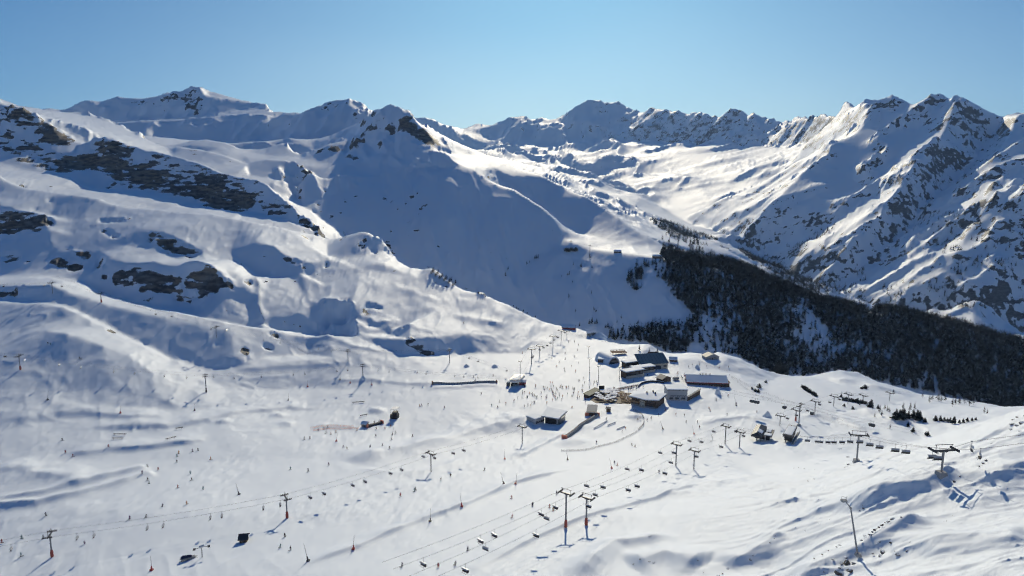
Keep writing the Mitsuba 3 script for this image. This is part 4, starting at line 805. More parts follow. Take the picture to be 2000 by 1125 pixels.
hut('small_hut', 'small rounded dark hut with snow cap right of the lift hall', (1308, 706), (1322, 707), 6, 2.4, 'boards', 'boards', 1.8)
hut('ridge_hut', 'snow roofed hut with reddish front on the far edge above the forest', (1098, 642), (1123, 645), 9, 3.2, 'red_paint', 'boards', 2.2)
hut('bright_hut', 'left one of two small huts with bright sunlit roofs at the forest edge', (1146, 657), (1154, 658), 6, 5.0, 'grey_wall', 'roof_snow', 1.2)
hut('bright_hut', 'right one of two small huts with bright sunlit roofs at the forest edge', (1156, 655), (1164, 656), 6, 4.6, 'grey_wall', 'pale_steel', 1.2)
hut('gabled_hut', 'dark gabled hut behind the timber chalet roof', (1293, 747), (1310, 746), 7, 4.4, 'boards', 'roof_grey', 2.2, snow=False, along=False)
hut('ridge_lodge', 'tiny lodge with snowy roof on the sunlit ridge end of the middle mountain', (1199, 494), (1212, 494), 8, 3.4, 'boards', 'boards', 2.0)
hut('ridge_barn', 'tiny dark barn on the ridge above the first forest trees', (1274, 505), (1292, 506), 8, 5.0, 'boards', 'roof_grey', 2.0)
hut('kiosk', 'small dark square kiosk in front of the terrace', (1184, 804), (1190, 805), 3, 3.4, 'boards', 'roof_grey', .6, snow=False)
hut('learner_hut', 'small grey hut at the left end of the short covered carpet', (706, 834), (715, 835), 4, 2.8, 'grey_wall', 'grey_wall', 1.0)
hut('machine_hut', 'small dark hut with pitched roof near the lower left lift', (468, 1061), (482, 1059), 3.6, 2.2, 'boards', 'dark_steel', 1.4, snow=False)
hut('red_hut', 'red walled hut with snowy roof beside the small curved station', (1014, 752), (1025, 753), 5, 3.4, 'red_paint', 'boards', .8)
# the small station with the curved roof
s = Site((996, 755), (1011, 757), (1018, 741), .3, 17).start('curved_station', 'small lift station with curved grey roof in the middle of the plateau', 'lift station')
w, d = s.w, s.d
s.add('column', cat_([tube((x, y, -1), (x, y, 4.6), .5, n=8) for x in (w * .3, w * .7) for y in (d * .25, d * .7)]), 'concrete')
s.add('machinery', cat_([box(w / 2, d * .45, 3.4, w * .55, d * .8, 1.6), box(w * .1, d * .2, 1.2, 1.2, 3, 2.6)]), 'black')
out = [(x, y) for x, y in ([(w / 2 - math.cos(t) * (w / 2 + .8), 1.6 - math.sin(t) * 3.4) for t in np.linspace(0, math.pi, 11)] + [(w + .8, d), (-.8, d)])]
s.add('fascia', prism(out, 4.5, 6.6), 'pale_steel')
r = s.add('roof', prism([(w / 2 + (x - w / 2) * .93, 1.2 + (y - 1.2) * .97) for x, y in out], 6.6, 6.95), 'dark_steel')
put(r, 'snow_cover', mikit.ply(prism([(w / 2 + (x - w / 2) * .86, .4 + (y - .4) * .5) for x, y in out[3:-1]] + [(w * .62, d * .9), (w * .6, d * .35), (w * .2, d * .2)], 6.95, 7.2), 'roof_snow'), s.m)
s.add('control_cabin', box(-2.0, 1.5, 1.6, 2.2, 3.4, 4.2), 'glass_dark')
# the grey station set into the bank
s = Site((1063, 827), (1089, 830), (1112, 812), .6, 16).start('bank_station', 'grey lift station with white roof set into the snow bank', 'lift station')
w, d, h = s.w, s.d, 5.6
s.add('wall', cat_([box(w / 2, d / 2 + 1, h / 2 - .5, w, d - 2, h + 1), box(w - .2, d / 2, h / 2 - .5, .8, d, h + 1)]), 'grey_wall')
s.add('entrance', box(w * .45, .95, h * .45, w * .8, .3, h * .8), 'black')
s.add('curved_glass_wall', hullmesh([(w + 2.6 * math.sin(t), d * .5 - math.cos(t) * d * .5, z) for t in np.linspace(0, math.pi, 8) for z in (-.5, h - .6)]), 'glass_dark')
r = s.add('roof', wedge([(-2, -1.2, h + .6), (w + 1.2, -1.2, h), (w + 2.6, d + 1, h), (-3, d + 1, h + 1.4)], .5), 'grey_wall')
put(r, 'snow_cover', mikit.ply(hullmesh([(x, y, z + k) for (x, y, z) in ((-1.9, -1.0, h + .6), (w + 1.0, -1.0, h), (w + 2.2, d + .8, h), (-2.8, d + .8, h + 1.4)) for k in (.02, .4)]), 'roof_snow'), s.m)
s = Site((1045, 829), (1063, 825), (1063, 815), .6, 9).start('station_wing', 'low wing with windows on the left of the grey lift station', 'lift station')
w, d, h = s.w, s.d, 4.6
wl = s.add('wall', box(w / 2, d / 2, h / 2 - .5, w, d, h + 1), 'white_wall')
windows(s, wl, [w * x for x in (.2, .45, .7, .9)], 2.4, w * .16, 1.4, frame_m='dark_steel')
s.add('roof', box(w / 2, d / 2, h + .2, w + .8, d + .8, .4), 'grey_wall')
s.add('snow_cover', slab_snow(-.3, w + .3, -.3, d + .3, h + .4, .5), 'roof_snow', smooth=False)
# the two dark stations on the right
s = Site((1472, 861), (1499, 864), (1514, 840), .4, 15).start('dark_station', 'left dark lift station with broken snow on its roof, right of centre', 'lift station')
w, d, h = s.w, s.d, 5.2
s.add('column', cat_([tube((x, y, -1), (x, y, h), .45, n=8) for x in (w * .2, w * .5, w * .8) for y in (1, d * .8)]), 'concrete')
s.add('machinery', cat_([box(w * .4, d * .4, h * .68, w * .7, d * .8, 2.0), box(w * .8, d * .7, h * .4, w * .4, d * .5, h * .8)]), 'black')
r = s.add('roof', cat_([wedge([(-1.5, -3, h), (w * .62, -3, h), (w * .62, d + 2, h + .2), (-1.5, d + 2, h + .2)], 1.0), hullmesh([(-1.5, -3, h), (w * .62, -3, h), (w * .62, d + 2, h + .2), (-1.5, d + 2, h + .2), (w * .2, -1, h + 1.6), (w * .2, d, h + 1.8)]), wedge([(w * .62, 2, h - .8), (w + 2, 2, h - .8), (w + 2, d, h - .6), (w * .62, d, h - .6)], .6)]), 'dark_steel')
put(r, 'snow_cover', mikit.ply(cat_([hullmesh([(w * .22, 1, h + 1.5), (w * .56, 1, h + .5), (w * .56, 6.5, h + .5), (w * .22, 6.5, h + 1.6), (w * .26, 1.4, h + 1.85), (w * .52, 1.4, h + .95), (w * .52, 6.1, h + 1.0), (w * .26, 6.1, h + 1.95)]), slab_snow(w * .66, w + 1.6, 2.4, 7, h - .65, .4), slab_snow(w * .7, w + .4, 9, d - .6, h - .6, .4)]), 'roof_snow', smooth=False), s.m)
s = Site((1529, 864), (1549, 866), (1562, 842), .4, 18).start('flat_station', 'right dark lift station with flat snowy roof and narrow side deck', 'lift station')
w, d, h = s.w, s.d, 5.4
s.add('column', cat_([tube((x, y, -1), (x, y, h - 1), .45, n=8) for x in (w * .25, w * .7) for y in (1, d * .8)]), 'concrete')
s.add('machinery', box(w * .45, d * .45, h * .55, w * .7, d * .85, 2.2), 'black')
r = s.add('roof', box(w * .42, d / 2, h, w * .9, d + 2, 1.5), 'dark_steel')
put(r, 'snow_cover', mikit.ply(slab_snow(w * .02, w * .82, 0, d - 1, h + .74, .4), 'roof_snow', smooth=False), s.m)
s.add('side_deck', cat_([box(w * 1.02, d * .45, 1.6, w * .28, d * 1.3, .35), box(w * 1.15, d * .45, 2.4, .2, d * 1.3, 1.4)]), 'grey_wall')
s.add('ramp', box(w * .5, -3.5, .2, w * .8, 6, .7), 'dark_steel')
# the look-out cabin with canopy, in the snow park
s = Site((762, 818), (775, 819), (776, 814), .2, 5).start('start_cabin', 'black cabin under a pale canopy on posts in the snow park', 'cabin')
w, d = s.w, s.d
s.add('body', cat_([box(w / 2, d / 2, 1.6, w, d, 3.6), box(w * .6, d / 2, 4.2, w * .6, d * .8, 2.0)]), 'black')
s.add('post', cat_([tube((x, y, 3), (x, y, 7.6), .09, n=5) for x in (.6, w) for y in (.2, d)]), 'dark_steel')
s.add('canopy', box(w * .62, d / 2, 7.7, w * .95, d * 1.2, .3), 'pale_steel')
# the kiosk at the head of the covered carpet
s = Site((1147, 812), (1163, 813), (1179, 799), .3, 12).start('carpet_station', 'small station with sloping grey roof at the head of the long covered carpet', 'lift station')
w, d, h = s.w, s.d, 3.4
s.add('wall', box(w / 2, d / 2, h / 2 - .5, w, d, h + 1), 'boards')
s.add('roof', wedge([(-.8, -.8, h - .2), (w + .8, -.8, h - .2), (w + .8, d + 1, h + 1.2), (-.8, d + 1, h + 1.2)], .3), 'grey_wall')
s.add('front_board', box(-.3, -.2, 1.4, 2.6, .5, 2.8), 'orange_mesh')
def carpet(text, a, b, r, m_side, m_top, rail=True):
    p, q = at(*a), at(*b); d = q - p; L = float(np.hypot(d[0], d[1])); yaw = math.atan2(d[1], d[0])
    key = thing('covered_carpet', text, 'magic carpet'); n = max(8, int(L / 2.2))
    x = np.linspace(0, L, n + 1); z = height(p[0] + d[0] * x / L, p[1] + d[1] * x / L) - p[2]
    fr = frame(p, yaw)
    prof = [(math.cos(t) * r, math.sin(t) * r * 1.15) for t in np.linspace(0, math.pi, 8)]
    put(key, 'tunnel', mikit.ply(cat_([hullmesh([(x[i] + .06, y, z[i] + h - .3 * (h < .01)) for y, h in prof] + [(x[i + 1] - .06, y, z[i + 1] + h - .3 * (h < .01)) for y, h in prof]) for i in range(n)]), m_side), fr)
    put(key, 'hoop', mikit.ply(cat_([path_tube([(x[i], y * 1.05, z[i] + h * 1.05) for y, h in prof], .09, 4) for i in range(0, n + 1)]), 'dark_steel'), fr)
    put(key, 'top_rail', mikit.ply(path_tube([(x[i], r * .75, z[i] + r * .95) for i in range(n + 1)], .16, 4), m_top), fr)
    put(key, 'end_gate', mikit.ply(cat_([box(-.6, 0, 1.0 + z[0], 1.0, 2 * r + .8, 2.6), box(L + .5, 0, 1.0 + z[-1], .8, 2 * r + .6, 2.4)]), m_top), fr)
carpet('long covered carpet lift with red edge running down from the terrace', (1103, 856), (1166, 812), 1.5, 'grey_wall', 'orange_mesh')
carpet('long low grey covered carpet lift left of the small curved station', (846, 750), (969, 747.5), 1.3, 'grey_wall', 'rust')
carpet('short covered carpet lift beside the black start cabin', (717, 834), (745, 827), 1.3, 'dark_steel', 'orange_mesh')
# the terrace
_q = [at(u, v) for u, v in ((1152, 781), (1171, 765), (1206, 762), (1238, 769), (1233, 789), (1196, 788), (1163, 787))]
_c = np.mean(_q, axis=0)
_tv = [[*p[:2], p[2] + .12] for p in _q] + [[*p[:2], p[2] - 1.0] for p in _q] + [[_c[0], _c[1], height(_c[0], _c[1])[0] + .12]]
_n = len(_q)
scene['terrace_floor'] = mikit.ply((np.array(_tv), np.array([(i, (i + 1) % _n, 2 * _n) for i in range(_n)] + [(i, _n + i, _n + (i + 1) % _n) for i in range(_n)] + [(i, _n + (i + 1) % _n, (i + 1) % _n) for i in range(_n)])), 'boards')
labels['terrace_floor'] = {'kind': 'structure', 'label': 'trodden brown wooden terrace floor left of the chalet', 'category': 'terrace'}
p, q = at(1160, 774), at(1236, 788)
TABLE = dict(table_top=mikit.ply(box(0, 0, .78, 2.2, .8, .08), 'light_wood'), bench=mikit.ply(box(0, .8, .45, 2.2, .3, .06), 'light_wood'), bench_001=mikit.ply(box(0, -.8, .45, 2.2, .3, .06), 'light_wood'),
             trestle=mikit.ply(cat_([hullmesh([(x, -.75, 0), (x, -.6, 0), (x, -.2, .75), (x + .08, -.75, 0), (x + .08, -.2, .75), (x, .75, 0), (x, .6, 0), (x, .2, .75), (x + .08, .75, 0), (x + .08, .2, .75)]) for x in (-.85, .77)]), 'light_wood'))
for u, v in [(1212 + 4.6 * i + .9 * j, 769 + 3.2 * j + .35 * i) for j in range(6) for i in range(5)]:
    if u > 1236: continue
    key = thing('picnic_table', 'brown picnic table with benches on the terrace left of the chalet', 'table', 'brown tables on the chalet terrace')
    b = at(u + rng.uniform(-.6, .6), v + rng.uniform(-.4, .4)); fr = frame(b, rng.choice((.4, .45, .5, 2.0)), 1.15)
    for n, sh in TABLE.items(): put(key, n, sh, fr)
def umbrella():
    r, n = 1.9, 8
    ring = [(math.cos(t) * r, math.sin(t) * r, 2.35) for t in np.arange(n) * 2 * math.pi / n]
    return dict(canopy=mikit.ply(hullmesh(ring + [(x * 1.0, y * 1.0, 2.5) for x, y, _ in ring] + [(0, 0, 2.75)]), 'white_cloth'), pole=mikit.ply(tube((0, 0, 0), (0, 0, 3.2), .06, n=6), 'steel'), foot=mikit.ply(box(0, 0, .1, .9, .9, .2), 'concrete'))
UMB = umbrella()
for k, (u, v) in enumerate([(1176, 767), (1181, 769), (1187, 767), (1192, 770), (1197, 768), (1201, 771), (1206, 770), (1185, 772), (1164, 778), (1169, 780), (1175, 779), (1180, 782), (1186, 780), (1191, 783), (1196, 782), (1171, 776), (1189, 777), (1202, 775), (1179, 771), (1195, 774), (1184, 785), (1174, 783), (1200, 780), (1166, 773), (1190, 765), (1204, 766)]):
    key = thing('parasol', 'white parasol on the snow terrace beside the bar', 'parasol', 'white parasols of the terrace')
    fr = frame(at(u, v), 0, rng.uniform(.9, 1.1))
    for n, sh in UMB.items(): put(key, n, sh, fr)
s = Site((1149, 778), (1171, 766), (1171, 764), .2, 4).start('bar_hut', 'long dark bar hut with mossy roof at the left end of the terrace', 'hut')
w, d = s.w, s.d
s.add('wall', box(w / 2, d / 2, 1.0, w, d, 3.0), 'boards'); s.add('counter', box(w / 2, -.5, 1.0, w, .6, .12), 'light_wood')
s.add('roof', wedge([(-.6, -1.2, 2.6), (w + .6, -1.2, 2.6), (w + .6, d + .6, 3.6), (-.6, d + .6, 3.6)], .25), 'green_roof')
b = at(1175, 764); key = thing('screen', 'dark square screen board on posts behind the terrace', 'screen'); fr = frame(b, .05)
put(key, 'panel', mikit.ply(box(0, 0, 2.9, 4.0, .4, 3.4), 'black'), fr); put(key, 'panel_frame', mikit.ply(cat_([box(0, -.02, 4.65, 4.3, .5, .16), box(0, -.02, 1.15, 4.3, .5, .16), box(-2.08, -.02, 2.9, .16, .5, 3.5), box(2.08, -.02, 2.9, .16, .5, 3.5)]), 'dark_steel'), fr)
put(key, 'post', mikit.ply(tube((-1.6, 0, -.3), (-1.6, 0, 1.3), .14, n=6), 'steel'), fr); put(key, 'post', mikit.ply(tube((1.6, 0, -.3), (1.6, 0, 1.3), .14, n=6), 'steel'), fr)
SKI = [mikit.ply(cat_([hullmesh([(x - .05, y, 0), (x + .05, y, 0), (x - .05, y - .25, 1.72), (x + .05, y - .25, 1.72), (x, y - .2, 1.8), (x - .05, y + .03, 0), (x + .05, y + .03, 0)]) for x, y in ((-.06, 0), (.06, 0))]), m) for m in ('cloth_red', 'cloth_navy', 'black', 'cloth_orange', 'cloth_teal')]
RACK = mikit.ply(cat_([tube((-1.6, 0, 1.0), (1.6, 0, 1.0), .06, n=5), tube((-1.6, .5, 0), (-1.6, 0, 1.05), .06, n=5), tube((1.6, .5, 0), (1.6, 0, 1.05), .06, n=5), tube((-1.6, -.3, 0), (-1.6, 0, 1.05), .06, n=5), tube((1.6, -.3, 0), (1.6, 0, 1.05), .06, n=5)]), 'light_wood')
for k in range(12):
    u, v = 1204 + k * 3.9, 762 - k * .75
    b = at(u, v); key = thing('ski_rack', 'wooden ski rack in the row behind the terrace', 'ski rack', 'ski racks in the row behind the terrace')
    fr = frame(b, .25); whole(key, RACK, fr)
    for j in range(5):
        sk = thing('skis', 'pair of skis leaning on a rack behind the terrace', 'skis', 'skis leaning on the racks behind the terrace')
        whole(sk, SKI[rng.randrange(5)], fr.translate([-1.3 + .65 * j, .12, 0]).rotate([1, 0, 0], -4))
# curved wall behind the chalet, trailer
key = thing('curved_wall', 'low dark curved retaining wall behind the timber chalet', 'wall')
pp = [at(u, v) for u, v in ((1246, 757), (1252, 751), (1261, 748), (1272, 746.5), (1284, 747), (1297, 749))]
put(key, 'wall_section', mikit.ply(cat_([hullmesh([(*(a + o)[:2], z) for a in (a0, a1) for o in (np.zeros(3), np.array([.1, .5, 0])) for z in (a[2] - .8, a[2] + 1.5)]) for a0, a1 in zip(pp[:-1], pp[1:])]), 'dark_steel'))
put(key, 'coping', mikit.ply(path_tube([a + [0, .2, 1.58] for a in pp], .16, 4), 'roof_snow'))
b = at(1320, 742); key = thing('trailer', 'small grey trailer parked behind the pale hall', 'trailer'); fr = frame(b, .35)
put(key, 'body', mikit.ply(box(0, 0, 1.5, 5.2, 2.2, 2.0, taper=.95), 'grey_wall'), fr)
for x in (-1.2, 1.2):
    for y in (-1.0, 1.0): put(key, 'wheel', mikit.ply(tube((x, y - .12, .4), (x, y + .12, .4), .42, n=12), 'black'), fr)
put(key, 'drawbar', mikit.ply(tube((2.6, 0, .6), (4.0, 0, .5), .08, n=5), 'dark_steel'), fr)
# fences, nets and park features
def fence(text, pts, h=1.3, gap=4.0, m='dark_steel', name='fence', net=None):
    q = np.vstack([at(*p) for p in pts]); L = np.concatenate([[0], np.cumsum(np.hypot(*np.diff(q[:, :2], axis=0).T))])
    n = max(2, int(L[-1] / gap)); t = np.linspace(0, L[-1], n + 1)
    x, y = np.interp(t, L, q[:, 0]), np.interp(t, L, q[:, 1]); z = height(x, y)
    key = thing(name, text, 'fence')
    for a, b, c in zip(x, y, z): put(key, 'post', mikit.ply(tube((a, b, c - .3), (a, b, c + h + .1), .06, n=5), m))
    g = np.stack([x, y, z], 1)
    for k in (.35, .95): put(key, 'rail', mikit.ply(path_tube(g + [0, 0, h * k], .035, 4), m))
    if net: put(key, 'net', mikit.ply(cat_([path_tube(g + [0, 0, h * k], .03, 3) for k in (.1, .22, .5, .65, .8)] + [tube(a * (1 - s_) + b * s_ + [0, 0, .1], a * (1 - s_) + b * s_ + [0, 0, h * .95], .025, n=3) for a, b in zip(g[:-1], g[1:]) for s_ in (.2, .4, .6, .8)]), net))
fence('dark curved net fence round the right side of the learner area', [(1238, 801), (1250, 808), (1258, 820), (1257, 830), (1246, 842)], 1.6, 3, net='dark_steel')
fence('long thin net fence along the lower side of the learner area', [(1244, 844), (1220, 856), (1195, 867), (1150, 879), (1096, 882)], 1.1, 5, net='steel')
fence('faded orange safety net below the snow park', [(607, 838), (625, 834), (655, 833), (690, 835)], 1.5, 3, 'orange_mesh', net='orange_mesh')
fence('faded second orange safety net below the snow park', [(612, 842), (640, 838), (700, 837)], 1.2, 3.5, 'orange_mesh', net='orange_mesh')
fence('upper dark fence along the run below the long lodge', [(1424, 733), (1450, 748), (1480, 764), (1540, 785), (1600, 806), (1690, 838)], 1.4, 6)
fence('lower dark fence along the run below the long lodge', [(1428, 738), (1452, 756), (1476, 772), (1530, 790), (1600, 815), (1680, 840)], 1.4, 6)
fence('low dark fence along the curved groomed road on the left slope', [(470, 515), (495, 540), (508, 565), (508, 610), (520, 634)], 1.5, 5)
fence('long piste fence below the left crest', [(110, 541), (200, 577), (300, 606), (420, 632), (560, 668), (700, 692)], 1.3, 8)
fence('fence line left of the lift stations', [(1339, 857), (1370, 861), (1392, 864), (1390, 852)], 1.3, 4)
fence('dark fence behind the flat roofs', [(1110, 652), (1150, 661), (1190, 670), (1215, 674)], 1.4, 5)
fence('fence in front of the crest cabin', [(1365, 706), (1400, 718), (1420, 726)], 1.2, 4)
def park_bar(text, a, b, m='dark_steel', h=.9, r=.28):
    p, q = at(*a), at(*b); key = thing('park_rail', text, 'snow park rail')
    put(key, 'bar', mikit.ply(tube(p + [0, 0, h], q + [0, 0, h], r, n=8), m, smooth=40))
    for t in (.12, .88): put(key, 'leg', mikit.ply(tube(p + (q - p) * t - [0, 0, .3], p + (q - p) * t + [0, 0, h], .1, n=5), m))
park_bar('upper dark rail of the pair in the left snow park', (221, 850), (247, 850)); park_bar('lower dark rail of the pair in the left snow park', (219, 858), (241, 858))
park_bar('tilted dark rail right of the pair in the left snow park', (324, 860), (344, 855)); park_bar('short rail below the snow bank in the left snow park', (343, 839), (357, 837))
park_bar('dark rail below the big kicker left of the black cabin', (703, 814), (718, 811)); park_bar('thin rail above the big kicker', (688, 788), (712, 786))
for a, b, t in (((1160, 838), (1186, 823), 'longest white box rail in the learner area'), ((1187, 832), (1202, 826), 'middle white box rail in the learner area'), ((1205, 840), (1220, 834), 'right white box rail in the learner area')):
    park_bar(t, a, b, 'pale_steel', .6, .4)
for k, (u, v, text) in enumerate(((1402, 770, 'bluish snow cone in front of the long lodge'), (1362, 719, 'small snow cone between the lodge and the crest cabin'), (1499, 814, 'small pointed bluish snow heap above the lift stations'), (966, 717, 'snow heap on the upper piste left of the ridge lift'), (911, 716, 'small snow heap behind the row of lift chairs'), (709, 740, 'snow heap around the foot of the middle lift tower'), (1170, 658, 'rounded snow heap beside the bright roofed huts'))):
    p = at(u, v); r, h = ((2.6, 6.5), (2.6, 3.6), (3.2, 4.4), (3.2, 2.6), (2.8, 2.4), (2.4, 3.2), (8, 6))[k]
    key = thing('snow_heap', text, 'snow heap')
    t = np.linspace(0, 2 * math.pi, 15)[:-1]; v_ = []
    for lv, rr in ((-.6, 1.05), (.05, 1.0), (.45, .62), (.8, .3), (1, .06)):
        for a in t: v_.append((math.cos(a) * r * rr * (.85 + .3 * rng.random()), math.sin(a) * r * rr * (.85 + .3 * rng.random()), h * lv))
    f = [(i * 14 + j, i * 14 + (j + 1) % 14, (i + 1) * 14 + (j + 1) % 14, (i + 1) * 14 + j) for i in range(4) for j in range(14)]
    whole(key, mikit.ply((np.array(v_), np.array(f)), 'roof_snow', smooth=True), frame(p))
# snow gun and its net beside the lowest piste
b = at(395, 1088); key = thing('snow_gun', 'snow gun on a post beside the dark pit at the bottom left', 'snow gun'); fr = frame(b, .4)
put(key, 'post', mikit.ply(tube((0, 0, -.3), (0, 0, 4.2), .2, .14, 8), 'steel'), fr); put(key, 'barrel', mikit.ply(tube((-.7, 0, 4.3), (1.0, 0, 4.7), .55, .45, 10), 'pale_steel', smooth=40), fr); put(key, 'arm', mikit.ply(cat_([tube((-2.6, 0, 4.0), (2.6, 0, 4.2), .1, n=5), box(-2.6, 0, 3.8, .9, .6, .7), box(2.6, 0, 4.0, .9, .6, .7)]), 'dark_steel'), fr)
b = at(368, 1092); key = thing('equipment_sled', 'dark equipment sled lying left of the snow gun', 'sled'); fr = frame(b, .5)
put(key, 'bed', mikit.ply(box(0, 0, .6, 5.2, 1.5, .5, taper=.9), 'steel'), fr); put(key, 'runner', mikit.ply(cat_([tube((-3.2, y, .15), (3.2, y, .15), .12, n=5) for y in (-.7, .7)]), 'dark_steel'), fr); put(key, 'cover', mikit.ply(hullmesh([(-2.8, -.7, 1.0), (1.4, -.7, 1.0), (-2.8, .7, 1.0), (1.4, .7, 1.0), (-2, 0, 2.0), (.8, 0, 1.7)]), 'cloth_navy'), fr)
# ------------------------------------------------------------------ trees
def crown(h, r, n, seed, larch=False, fine=1, plain=False):
    """A conifer crown for a tree of height h: drooping boughs of leaf-sized blades in uneven whorls round the trunk."""
    g = np.random.RandomState(seed); tri = []
    z0 = h * (.10 if not larch else .16)
    lean = g.uniform(-.02, .02, 2) * h
    side = 1 + .3 * np.sin(np.arange(8) * math.pi / 4 + g.uniform(0, 6))        # fuller on one side
    for k in range(n):
        t = ((k + g.uniform(0, .9)) / n) ** .85
        z = z0 + (h - z0) * t
        a = g.uniform(0, 2 * math.pi)
        L = r * (1 - t) ** .75 * g.uniform(.55, 1.15) * side[int(a / (math.pi / 4)) % 8] + .12 * r * (1 - t) + .05
        d = np.array([math.cos(a), math.sin(a), 0]); s = np.array([-d[1], d[0], 0])
        b = np.array([lean[0] * t, lean[1] * t, z])
        tip = b + d * L + [0, 0, -L * (g.uniform(.6, 1.2) if plain else g.uniform(.1, .5))]
        w = L * (g.uniform(.5, .8) if plain else g.uniform(.28, .5))
        m = b + d * L * .55 + [0, 0, -L * g.uniform(-.05, .15)]
        e1, e2 = m + s * w + [0, 0, -w * .5], m - s * w + [0, 0, -w * .5]
        tri += [(b, e1, tip), (b, tip, e2)] if plain else [(b, e1, m), (b, m, e2), (e1, tip, m), (m, tip, e2)]
        if fine > 1:
            for q in range(fine):
                c = b + d * L * g.uniform(.3, .95) + s * w * g.uniform(-.8, .8); u = g.normal(0, .18 * L + .1, (3, 3)); u[:, 2] *= .6
                tri.append(tuple(c + u))
    tri += [((lean[0] - .12, lean[1], h * .93), (lean[0] + .12, lean[1], h * .93), (lean[0], lean[1], h * 1.02)), ((lean[0], lean[1] - .12, h * .93), (lean[0], lean[1] + .12, h * .93), (lean[0], lean[1], h * 1.02))]
    v = np.array(tri).reshape(-1, 3)
    return v, np.arange(len(v)).reshape(-1, 3)
def trunk(h, r, seed, limbs=4):
    g = np.random.RandomState(seed)
    return cat_([tube((0, 0, -.6), (0, 0, h * .55), r, r * .55, 7), tube((0, 0, h * .55), (0, 0, h * .96), r * .55, .03, 5)] + [tube((0, 0, z), (math.cos(a) * l, math.sin(a) * l, z + l * .15), r * .3, .02, 4) for z, a, l in [(h * g.uniform(.12, .7), g.uniform(0, 6.3), h * g.uniform(.08, .14)) for _ in range(limbs)]])
TREES = {}
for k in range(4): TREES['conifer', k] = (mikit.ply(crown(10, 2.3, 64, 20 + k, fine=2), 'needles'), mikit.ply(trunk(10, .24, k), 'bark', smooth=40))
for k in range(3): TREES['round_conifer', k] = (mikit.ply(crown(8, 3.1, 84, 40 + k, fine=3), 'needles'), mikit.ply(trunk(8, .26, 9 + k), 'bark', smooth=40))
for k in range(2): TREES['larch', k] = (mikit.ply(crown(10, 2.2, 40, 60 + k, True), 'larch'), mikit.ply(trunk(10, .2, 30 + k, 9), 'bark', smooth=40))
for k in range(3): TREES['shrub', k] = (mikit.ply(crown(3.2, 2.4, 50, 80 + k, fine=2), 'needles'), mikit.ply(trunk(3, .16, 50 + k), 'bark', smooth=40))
def tree(u, v, px, kind, text, group):
    """A tree whose foot is at a survey pixel and which stands px survey pixels tall."""
    p = at(u, v); px = px * (1.35 if kind == 'larch' else 1.0); h = max(1.5, metres(px, p)); sh = TREES[kind, rng.randrange(sum(1 for a, _ in TREES if a == kind))]
    base = {'conifer': 10, 'round_conifer': 8, 'larch': 10, 'shrub': 3.2}[kind]
    key = thing({'conifer': 'conifer_tree', 'round_conifer': 'pine_tree', 'larch': 'larch_tree', 'shrub': 'shrub'}[kind], text, 'shrub' if kind == 'shrub' else 'tree', group)
    q = h / base; fr = frame(p, rng.uniform(0, 6.3), (q * rng.uniform(.85, 1.1), q * rng.uniform(.85, 1.1), q))
    put(key, 'crown', sh[0], fr); put(key, 'trunk', sh[1], fr)
def grove(kind, text, spots, group=None, px=10):
    for s in spots:
        tree(s[0], s[1], s[2] if len(s) > 2 else px * rng.uniform(.8, 1.2), kind, text, group)
grove('conifer', 'dark conifer standing alone on the snow behind the lift hall', [(1249, 685, 13)])
grove('conifer', 'small dark conifer right of the lone tree behind the lift hall', [(1268, 688, 9), (1284, 687, 9)], 'small conifers behind the lift hall')
grove('conifer', 'dark conifer on the lower shaded slope just above the ridge hut', [(1156, 632, 14), (1151, 633, 10), (1165, 632, 11), (1162, 633, 7), (1187, 640, 12), (1183, 641, 9), (1132, 637, 9), (1190, 642, 8)], 'conifers just above the ridge hut')
grove('conifer', 'small conifer scattered on the big shaded snow slope', [(1164, 610, 8), (1160, 606, 8), (1124, 609, 6), (1111, 581, 8), (1155, 573, 6), (1112, 537, 9), (1108, 538, 6), (1135, 522, 11), (1156, 524, 7), (1120, 517, 5), (1047, 505, 9), (1051, 505, 9), (1044, 506, 7), (1034, 513, 6), (1029, 516, 6), (992, 527, 8), (987, 539, 9), (1152, 504, 9), (1213, 622, 7), (1205, 630, 6), (1118, 552, 5), (1097, 541, 4)], 'scattered conifers on the big shaded slope')
grove('shrub', 'dark dwarf pine on the rocky ridge end above the shaded slope', [(1104 + 2.6 * i, 489 + .7 * (i % 4), 5 + i % 3) for i in range(10)], 'dwarf pines on the ridge end')
grove('conifer', 'small conifer on the rocky knoll at the plateau edge', [(842 + 2.8 * i, 535 + 1.6 * i - (i % 3) * 4, 8 + (i * 3) % 4) for i in range(18)], 'conifers on the rocky knoll')
grove('conifer', 'small dark conifer along the far sunlit edge right of the knoll', [(935, 575, 7), (940, 576, 6), (944, 578, 7), (948, 580, 5), (1003, 600, 5), (1009, 603, 6), (1013, 605, 5), (1022, 610, 7), (1030, 613, 5), (1046, 620, 5), (906, 632, 5)], 'conifers along the far sunlit edge')
grove('conifer', 'conifer in the small group at the ridge barn', [(1258, 518, 15), (1262, 522, 17), (1266, 521, 14), (1275, 517, 13), (1280, 516, 14), (1289, 514, 14)], 'conifers below the ridge barn')
grove('round_conifer', 'dark round pine among the right shrubs', [(1649, 794, 7), (1665, 800, 8), (1702, 796, 17), (1714, 799, 10), (1675, 788, 12), (1773, 833, 10), (1783, 844, 11), (1806, 825, 11), (1643, 776, 7), (1745, 766, 6)], 'round pines on the right slope')
grove('round_conifer', 'large dark pine in the thick right clump', [(1750, 817, 20), (1757, 820, 22), (1766, 818, 21), (1774, 817, 16), (1783, 818, 20), (1791, 821, 23), (1796, 819, 18), (1761, 815, 18)], 'pines in the thick clump on the right')
